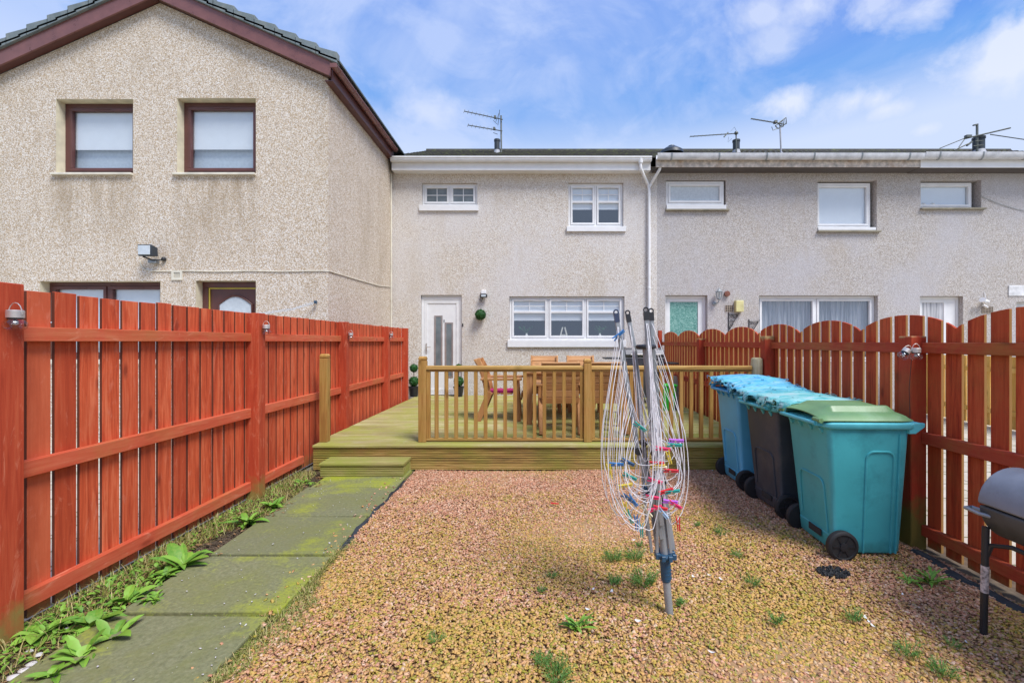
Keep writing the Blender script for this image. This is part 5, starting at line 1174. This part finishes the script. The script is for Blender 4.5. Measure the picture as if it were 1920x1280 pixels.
for a in [(1200, 800, 35, 'teal', 'teal peg halfway up the dryer beside the left arm'), (1268, 826, 0, 'purple', 'purple peg at the right edge of the lines'), (1265, 834, 3, 'teal', 'teal peg directly under the purple peg at the right edge'),
          (1243, 841, 5, 'pink', 'pink peg left of the purple and teal pair'), (1254, 856, 75, 'yellow', 'pale yellow peg hanging upright below the small pink peg'), (1156, 870, 0, 'blue', 'blue peg lying level at the far left of the lines'),
          (1177, 866, 25, 'navy', 'navy peg tilted beside the level blue peg at the left'), (1143, 882, 80, 'yellow', 'yellow peg hanging upright at the far left edge'), (1231, 868, 0, 'red', 'red peg on top of the red, yellow and cream row'),
          (1233, 873, -3, 'yellow', 'yellow peg in the row under the red peg at the centre'), (1237, 877, -4, 'cream', 'cream peg at the bottom of the red, yellow and cream row'), (1258, 882, 3, 'red', 'red peg alone right of the centre row'),
          (1181, 893, 25, 'teal', 'teal peg tilted down above the big yellow peg'), (1172, 910, -10, 'yellow', 'golden yellow peg tilted up on the left loops'), (1228, 901, 15, 'pink', 'pink peg tilted just above the navy sliding hub'),
          (1249, 920, -18, 'red', 'long red peg slanting up right of the pole'), (1261, 921, -8, 'teal', 'teal peg touching the long slanting red peg'), (1224, 932, 8, 'pink', 'small pink peg just below the navy sliding hub'),
          (1178, 934, 35, 'navy', 'navy peg in the lowest left loops'), (1186, 938, 50, 'blue', 'blue peg crossing the navy one in the lowest left loops'), (1173, 953, 80, 'yellow', 'yellow peg hanging upright in the lowest left loops'),
          (1257, 940, 5, 'purple', 'purple peg low on the right of the pole'), (1266, 946, 30, 'pink', 'pink peg tucked under the low purple peg'), (1228, 953, -20, 'pink', 'bright pink peg in the cluster in front of the pole'),
          (1238, 952, 10, 'red', 'red peg in the cluster in front of the pole'), (1243, 961, 50, 'paleblue', 'pale blue peg slanting down from the pink and red cluster'), (1213, 958, 50, 'cream', 'cream peg slanting down to the pink and red cluster'),
          (1193, 978, 85, 'blue', 'blue peg hanging at the lowest left loop'), (1197, 982, 88, 'paleblue', 'pale blue peg hanging beside the lowest blue one'), (1203, 993, 88, 'teal', 'teal peg hanging lowest of all the pegs'),
          (1180, 968, 65, 'teal', 'dark teal peg behind the upright yellow peg'), (1272, 982, 85, 'red', 'red peg hanging low at the right edge of the lines')]: peg(*a)
o = thing('clothes_peg', (X(1040, 4.25), 4.25, .03), 'red peg dropped on the gravel between the deck and the dryer', 'clothes peg')
for s in (-1, 1):
    mb = MB(); mb.M = Matrix.Translation((X(1040, 4.25), 4.25, .034)) @ Matrix.Rotation(R(-15), 4, 'Z') @ Matrix.Rotation(R(75), 4, 'X'); mb.prism([(-.036, s * .0075), (-.007, s * .0005), (.036, s * .003), (.036, s * .0075), (-.005, s * .0085), (-.036, s * .0115)][::s], 'y', -.0055, .0055); mb.build('jaw', PEG['red'], o, .001)

# ---------------------------------------------------------------- hanging solar lanterns
def jar(c, label, s=1.0, tilt=0.0):
    c = Vector(c); o = thing('solar_jar_light', tuple(c), label, 'solar light', 'solar jar lights hanging on the fence posts'); M = Matrix.Translation(c) @ Matrix.Rotation(tilt, 4, 'Y') @ Matrix.Scale(s, 4)
    mb = MB(); mb.M = M; mb.lathe([(.02, .0), (.034, .001), (.034, .036), (.030, .040), (.004, .041)], (0, 0, 0), 22); mb.build('steel_cap', STEEL, o, smooth=True)
    mb = MB(); mb.M = M; mb.lathe([(.030, -.006), (.031, -.006), (.031, .0), (.030, .0)], (0, 0, 0), 22); mb.build('seal', BLACK, o)
    mb = MB(); mb.M = M; mb.lathe([(.028, -.006), (.044, -.022), (.047, -.038), (.040, -.054), (.022, -.063), (.004, -.064)], (0, 0, 0), 22); mb.build('glass_bowl', CLEAR, o, smooth=True)
    mb = MB(); mb.M = M; mb.lathe([(.004, -.008), (.012, -.015), (.012, -.03), (.003, -.036)], (0, 0, 0), 10); mb.build('bulb', PEBW, o, smooth=True)
    mb = MB(); mb.M = M; mb.tube([(math.cos(PI * i / 8) * .036, 0, .018 + .06 * math.sin(PI * i / 8)) for i in range(9)], .0022, 5); mb.build('wire_handle', STEEL, o)
jar((PX + .042, 2.31, Z(596, 2.31)), 'solar jar light hanging on the nearest left fence post', 1.0)
jar((PX + .040, 4.47, Z(616, 4.47)), 'solar jar light hanging on the second left fence post', .95)
jar((PX + .040, 6.52, Z(629, 6.52)), 'solar jar light hanging on the left fence post beside the deck entrance', .95)
jar((PX + .040, 8.36, Z(629, 8.36)), 'solar jar light hanging on the farthest lit left fence post', .95)
jar((2.80, 3.33, Z(661, 3.33)), 'solar jar light facing front on the right fence post above the teal bin', .85)
jar((2.735, 3.35, Z(661, 3.35)), 'solar jar light tilted left on the right fence post above the teal bin', .8, R(38))
mb = MB(); mb.tube([(2.80, 3.37, 1.42), (2.802, 3.395, 1.2), (2.812, 3.399, 1.0), (2.80, 3.395, .85)], .0018, 4); tag(mb.build('hanging_wire', BLACK), 'thin dark wire dangling down the right fence post behind the teal bin', 'wire')

# ---------------------------------------------------------------- weeds, grass, litter
def leaf(mb, base, az, L, wd, lift, droop, rg, wav=.0):
    d_ = Vector((math.cos(az), math.sin(az), 0)); s_ = Vector((-math.sin(az), math.cos(az), 0)); n = 7; vs = []; fs = []
    for i in range(n + 1):
        t = i / n; ww = wd * (math.sin(PI * min(1, .06 + t * .94)) ** .75) * (1 if t > .15 else .35) * (1 + wav * math.sin(t * 19)) * (1 + .06 * math.sin(t * 23 + az * 5)); p = Vector(base) + d_ * L * t * math.cos(lift * .6) + Vector((0, 0, L * (math.sin(lift) * t - droop * t * t)))
        if p.z < .014: p.z = .014 + .004 * t
        vs += [p - s_ * ww / 2 + Vector((0, 0, ww * .22)), p, p + s_ * ww / 2 + Vector((0, 0, ww * .22))]
        if i < n: a = i * 3; fs += [(a, a + 3, a + 4, a + 1), (a + 1, a + 4, a + 5, a + 2)]
    mb.add(vs, fs)
def gpt(px, py): Y = CZ * F / (py - CY); return X(px, Y), Y
def dock(px, py, n, L, wd, label, m=LEAF, kind='dock_weed', grp='broad-leaved weeds along the left fence', seed=0, lift=(.25, 1.0), wav=.0):
    x, y = gpt(px, py); g = random.Random(seed * 7 + int(px)); mb = MB(); n = int(n * 1.5); wd *= .95 if kind == 'dock_weed' else .8
    for i in range(n): leaf(mb, (x + g.uniform(-.02, .02), y + g.uniform(-.02, .02), .012), i * 2.399 + g.uniform(-.8, .8), L * g.uniform(.4, 1.1), wd * g.uniform(.55, 1.15), g.uniform(lift[0] - .1, lift[1] + .3), g.uniform(.1, .75), g, wav)
    o = mb.build(kind, m, smooth=True); tag(o, label, 'weed', grp); return o
dock(340, 1068, 16, .21, .075, 'large broad-leaved weed against the left fence, biggest one halfway along the path')
dock(465, 985, 14, .18, .06, 'broad-leaved weed at the foot of the second left fence post')
dock(512, 955, 12, .15, .05, 'broad-leaved weed just beyond the second left fence post')
dock(565, 908, 8, .10, .035, 'small weed near the timber step by the left fence')
dock(80, 1195, 9, .17, .075, 'weed with one long oval leaf touching the nearest left fence post')
dock(178, 1180, 12, .15, .07, 'upright leafed weed growing over a white stone by the near fence boards')
dock(240, 1132, 10, .14, .06, 'weed with pointed leaf under the near bottom rail')
dock(215, 1200, 9, .14, .07, 'low broad weed spreading onto the nearest slab')
dock(290, 1128, 16, .10, .03, 'small bushy weed at the joint between two slabs', seed=3)
dock(150, 1240, 12, .13, .055, 'weed at the bottom left beside the white pebbles')
dock(100, 1272, 14, .12, .045, 'small leafed weed lowest at the bottom left corner', seed=5)
dock(310, 1085, 9, .12, .04, 'low weed tucked under the fence rail beside the biggest weed')
G2 = 'weeds growing in the gravel'
dock(1080, 1182, 14, .13, .032, 'rosette weed in the gravel left of the dryer foot', grp=G2, kind='rosette_weed')
dock(1745, 1098, 18, .15, .026, 'bright jagged dandelion by the right fence base', grp=G2, kind='dandelion', lift=(.5, 1.2), wav=.35)
dock(1708, 1095, 9, .09, .022, 'small dandelion left of the bright jagged one', grp=G2, kind='dandelion', wav=.35)
def feathery(px, py, r, n, label, m=LEAF2, seed=1):
    x, y = gpt(px, py); g = random.Random(seed + int(px)); mb = MB()
    for i in range(n):
        a = g.uniform(0, 6.28); q = r * g.random() ** .6; bx, by_ = x + q * math.cos(a) * .6, y + q * math.sin(a) * .6; L = r * g.uniform(.3, .7); h = g.uniform(.02, .07) * (r / .08)
        tip = Vector((bx + L * math.cos(a), by_ + L * math.sin(a), .012 + h)); b0 = Vector((bx, by_, .012)); mb.tube([b0, b0.lerp(tip, .5) + Vector((0, 0, h * .3)), tip], .0012, 3, False)
        for k in range(7):
            p = b0.lerp(tip, .2 + .13 * k) + Vector((0, 0, h * .25)); s_ = .012; u = Vector((g.uniform(-1, 1), g.uniform(-1, 1), g.uniform(-.2, .7))).normalized() * s_; v = Vector((g.uniform(-1, 1), g.uniform(-1, 1), 0)).normalized() * s_ * .35
            mb.add([p - v, p + u * .5, p + v, p + u], [(0, 1, 3), (1, 2, 3)])
    tag(mb.build('feathery_weed', m), label, 'weed', G2)
for i, (px, py, r, n, lb) in enumerate([(1206, 1098, .095, 110, 'wide feathery weed left of the dryer foot'), (1153, 1096, .05, 60, 'compact dark green tuft beside the wide feathery weed'), (1150, 1052, .075, 70, 'feathery weed left one of the upper pair near the dryer'),
        (1190, 1050, .08, 70, 'feathery weed right one of the upper pair near the dryer'), (1276, 1136, .035, 30, 'tiny green sprout right of the dryer foot'), (1410, 1098, .06, 34, 'thin weed in the mossy gravel midway to the bins'), (1456, 1170, .05, 34, 'small weed in the centre right foreground gravel'),
        (1602, 1166, .06, 40, 'small weed beside the scattered white petals'), (1702, 1232, .07, 40, 'thin weed left of the white litter near the bottom right'), (1768, 1268, .06, 50, 'green sprig at the very bottom near the right corner'), (1016, 1248, .05, 40, 'small green sprout at the bottom left of centre'),
        (1045, 1276, .08, 80, 'grassy tuft at the bottom edge of the picture'), (1352, 1004, .06, 34, 'weed in front of the charcoal bin'), (1382, 1046, .05, 34, 'weed in front of the teal bin'), (1034, 1085, .04, 20, 'sparse sprout in the middle of the pink gravel'), (818, 1205, .05, 24, 'sparse grass sprout in the left foreground gravel'),
        (1308, 988, .03, 22, 'tiny weed right of the lowest hanging pegs'), (1200, 1026, .035, 30, 'tiny weed behind the upper feathery pair'), (1785, 1215, .04, 20, 'faint sprout below the barrel barbecue leg'), (1015, 1112, .035, 20, 'faint sprout below the one in the middle of the pink gravel')]): feathery(px, py, r, n, lb, seed=i * 13)
def blades(name, n, fx, m, label, L=(.04, .12), flat=.6, seed=1, wd=.0022):
    g = random.Random(seed); mb = MB()
    for i in range(n):
        x, y = fx(g); l = g.uniform(*L); a = g.uniform(0, 6.28); k = g.uniform(.25, 1) * flat; d_ = Vector((math.cos(a) * k, math.sin(a) * k, max(.12, 1 - k * .78))).normalized(); b = Vector((x, y, .0)); s_ = Vector((-math.sin(a), math.cos(a), 0)) * wd * g.uniform(.6, 1.4)
        m1_ = b + d_ * l * .55; e_ = b + d_ * l + Vector((math.cos(a), math.sin(a), -.9)) * l * .25 * k; e_.z = max(e_.z, .012)
        mb.add([b - s_, b + s_, m1_ + s_ * .8, m1_ - s_ * .8, e_], [(0, 1, 2, 3), (3, 2, 4)])
    tag(mb.build(name, m), label, 'grass', kind='stuff')
def strip_f(g):
    y = 1.3 + 4.0 * g.random() ** .9; w_ = .16 + .14 * (math.sin(y * 3.3) * .5 + .5); return -2.78 + w_ * 1.5 * g.random() ** 1.2, y
blades('dry_grass', 4800, strip_f, STRAW, 'dry straw coloured grass between the left fence and the slabs', (.03, .12), 1.22, 2)
blades('grass', 2600, strip_f, GRASSB, 'thin green grass between the left fence and the slabs', (.02, .09), .6, 3)
def edge_f(g):
    y = 1.2 + 2.3 * g.random() ** 1.3; w_ = max(.03, .19 * (math.sin(y * 5.3 + 1) * .5 + .55)) * (1 if y < 3.0 else .5) * (.6 + .8 * abs(math.sin(y * 17))); return -1.44 + (g.random() - .42) * w_ * 1.4, y
blades('mossy_edge_grass', 9000, edge_f, GRASSB, 'mossy green grass fringe along the right edge of the slabs', (.010, .04), 1.1, 4)
blades('dry_edge_grass', 4200, edge_f, STRAW, 'dry grass fringe along the right edge of the slabs', (.02, .065), 1.2, 5)
def deckf(g): return -2.6 + 5.2 * g.random(), DF - .012 - .02 * g.random()
blades('deck_foot_grass', 500, deckf, GRASSB, 'sparse grass at the foot of the deck fascia', (.01, .035), .6, 6)
def joint_f(g): y = g.choice([4.765, 3.971, 3.245, 2.544, 1.84]); return -2.35 + .9 * g.random() ** .8, y + g.uniform(-.008, .008)
blades('joint_grass', 420, joint_f, GRASSB, 'moss and grass in the joints between the slabs', (.012, .035), .9, 7)
def scat_f(g):
    while True:
        x, y = -1.3 + 4.1 * g.random(), 1.4 + 3.0 * g.random()
        if math.sin(x * 2.3 + 1) + math.sin(y * 2.9 + x) + g.uniform(-.8, .8) > .6: return x, y
blades('sparse_grass', 2200, scat_f, GRASSB, 'sparse grass blades and moss threads poking through the gravel', (.015, .04), .8, 8)
g = random.Random(77); mb = MB()
for i in range(2600):
    y = 1.35 + 3.6 * g.random() ** 1.8; u = g.random(); x = -2.76 + .46 * u
    if math.sin(y * 5.1) + math.sin(y * 2.3 + 2) + math.sin(x * 9) + g.uniform(-1.2, 1.2) < .2 and y > 2.0: continue
    leaf(mb, (x, y, .014), g.uniform(0, 6.28), g.uniform(.02, .055), g.uniform(.012, .026), g.uniform(.1, 1.2), g.uniform(.1, .5), g)
tag(mb.build('ground_cover', LEAF, smooth=True), 'small leaved green ground cover between the left fence and the slabs', 'ground cover', kind='stuff')
g = random.Random(78); mb = MB()
for i in range(420):
    y = 1.35 + 3.8 * g.random() ** 1.2; x = -2.76 + .5 * g.random() ** 1.3; leaf(mb, (x, y, .014), g.uniform(0, 6.28), g.uniform(.02, .06), g.uniform(.01, .02), g.uniform(0, .5), g.uniform(.0, .4), g)
tag(mb.build('dead_leaves', DEADL, smooth=True), 'brown withered leaves and stalks in the strip along the left fence', 'dead leaves', kind='stuff')
# moss and leaf litter crumbs on the soil strip
tag(stones('soil_crumbs', 9000, (-2.80, -2.33), (1.2, 5.4), 9, .006, .016, SOIL, lambda x, y: .0 * x - .004), 'dark soil crumbs between the left fence and the slabs', 'soil', kind='stuff')
# membrane edges
def strip(name, pts, wd, label, lift=.02):
    g = random.Random(4); mb = MB(); rings = []
    for i, (x, y) in enumerate(pts):
        a = g.uniform(.6, 1.3); rings.append([(x - wd * a / 2, y, .004), (x - wd * g.uniform(.1, .3), y, lift + g.uniform(-.01, .02)), (x + wd * g.uniform(.1, .35), y, lift + g.uniform(-.01, .025)), (x + wd * a / 2, y, .004)])
    mb.loft(rings); tag(mb.build(name, MEMB, smooth=True), label, 'membrane')
strip('weed_membrane', [(-1.44 + .012 * math.sin(i * 1.7), 3.35 + i * .12) for i in range(15)], .05, 'black weed membrane edge poking up along the right side of the slab path', .018)
strip('weed_membrane', [(2.79 + .02 * math.sin(i * 1.3) + .015 * math.sin(i * .5), 1.5 + i * .065) for i in range(29)], .09, 'black weed membrane edge showing along the foot of the right fence')
# pebbles and petals
for i, (px, py, r, lb) in enumerate([(125, 1158 + 26, .035, 'white pebble half hidden under the upright leafed weed'), (55, 1225, .03, 'white pebble nearest the foot of the near left post'), (73, 1232, .035, 'white pebble in the middle of the bottom left row'), (60, 1250, .04, 'large white pebble in the bottom left row'),
                                     (45, 1262, .04, 'white pebble next to last in the bottom left row'), (25, 1276, .045, 'white pebble at the very bottom left'), (625, 895, .022, 'white pebble in the weeds by the timber step')]):
    x, y = gpt(px, py); g = random.Random(i); mb = MB(); rg_ = []; r *= .58
    for k in range(7):
        t = k / 6; q = math.sin(PI * (t * .94 + .03)); rg_.append([(x + r * q * math.cos(a * PI / 5) * (1 + .2 * math.sin(a * 1.9 + i)), y + r * .8 * q * math.sin(a * PI / 5), .006 + r * .8 * (1 - math.cos(PI * t)) / 2) for a in range(10)])
    mb.loft(rg_); tag(mb.build('white_pebble', PEBW, smooth=True), lb, 'pebble', 'white pebbles')
for i, (px, py, lb) in enumerate([(1330, 1085, 'curled white petal above the pale green bud'), (1352, 1093, 'pale rounded petal left of the pair in the mossy gravel'), (1300, 1088, 'thin white petal left of the curled one'), (1196, 1172, 'white petal between the rosette weed and the dryer foot'), (1334, 1232, 'single pale petal in the bottom foreground'),
                                  (1622, 1166, 'white petal first of the scattered cluster right of centre'), (1630, 1174, 'white petal second of the scattered cluster right of centre'), (1637, 1182, 'white petal lowest of the scattered cluster right of centre'), (1812, 1213, 'white petal near the foot of the barrel barbecue'), (1692, 1122, 'white petal below the dandelions'),
                                  (1336, 886, 'white petal near the deck left of the blue bin'), (1188, 1018, 'white petal under the hanging teal peg'), (1112, 1112, 'white petal left of the feathery weeds'), (1147, 1116, 'white petal under the compact dark tuft'), (1102, 1150, 'white petal above the rosette weed')]):
    x, y = gpt(px, py); g = random.Random(i * 5); mb = MB(); a = g.uniform(0, 3); mb.M = Matrix.Translation((x, y, .024)) @ Matrix.Rotation(a, 4, 'Z') @ Matrix.Rotation(g.uniform(-.3, .3), 4, 'X'); s = g.uniform(.012, .02)
    mb.loft([[(s * t, s * .45 * w_ * q, .006 * (t * t) + dz_) for q, dz_ in ((-1, .003), (0, 0), (1, .003), (0, .002))] for t, w_ in ((-1, .1), (-.5, .7), (0, 1), (.5, .8), (1, .15))]); tag(mb.build('fallen_petal', PETAL, smooth=True), lb, 'petal', 'white petals on the gravel')
tag(stones('path_grit', 120, (-2.3, -1.47), (1.3, 5.0), 12, .004, .011, PEBW, lambda x, y: .0 * x + .028), 'small pale grit and crumbs scattered on the slabs', 'grit', kind='stuff')
tag(stones('stray_gravel', 130, (-1.62, -1.43), (1.3, 5.1), 14, .012, .022, GRAV, lambda x, y: .0 * x + .022), 'stray gravel chips along the right edge of the slabs', 'gravel', kind='stuff')
x, y = gpt(1563, 1078); g = random.Random(2); mb = MB()
for i in range(260):
    a = g.uniform(0, 6.28); q = .085 * g.random() ** .6; s = g.uniform(.003, .009); p = Vector((x + q * math.cos(a) * 1.2, y + q * math.sin(a) * .9, .016 + g.uniform(0, .012))); mb.M = Matrix.Translation(p) @ Matrix.Rotation(g.uniform(0, 3), 4, Vector((1, g.random(), .5)).normalized()); mb.box(-s, s, -s, s, -s * .5, s * .5)
tag(mb.build('ash_crumbs', RUBBER), 'small heap of black ash in front of the teal bin wheel', 'ash', kind='stuff')
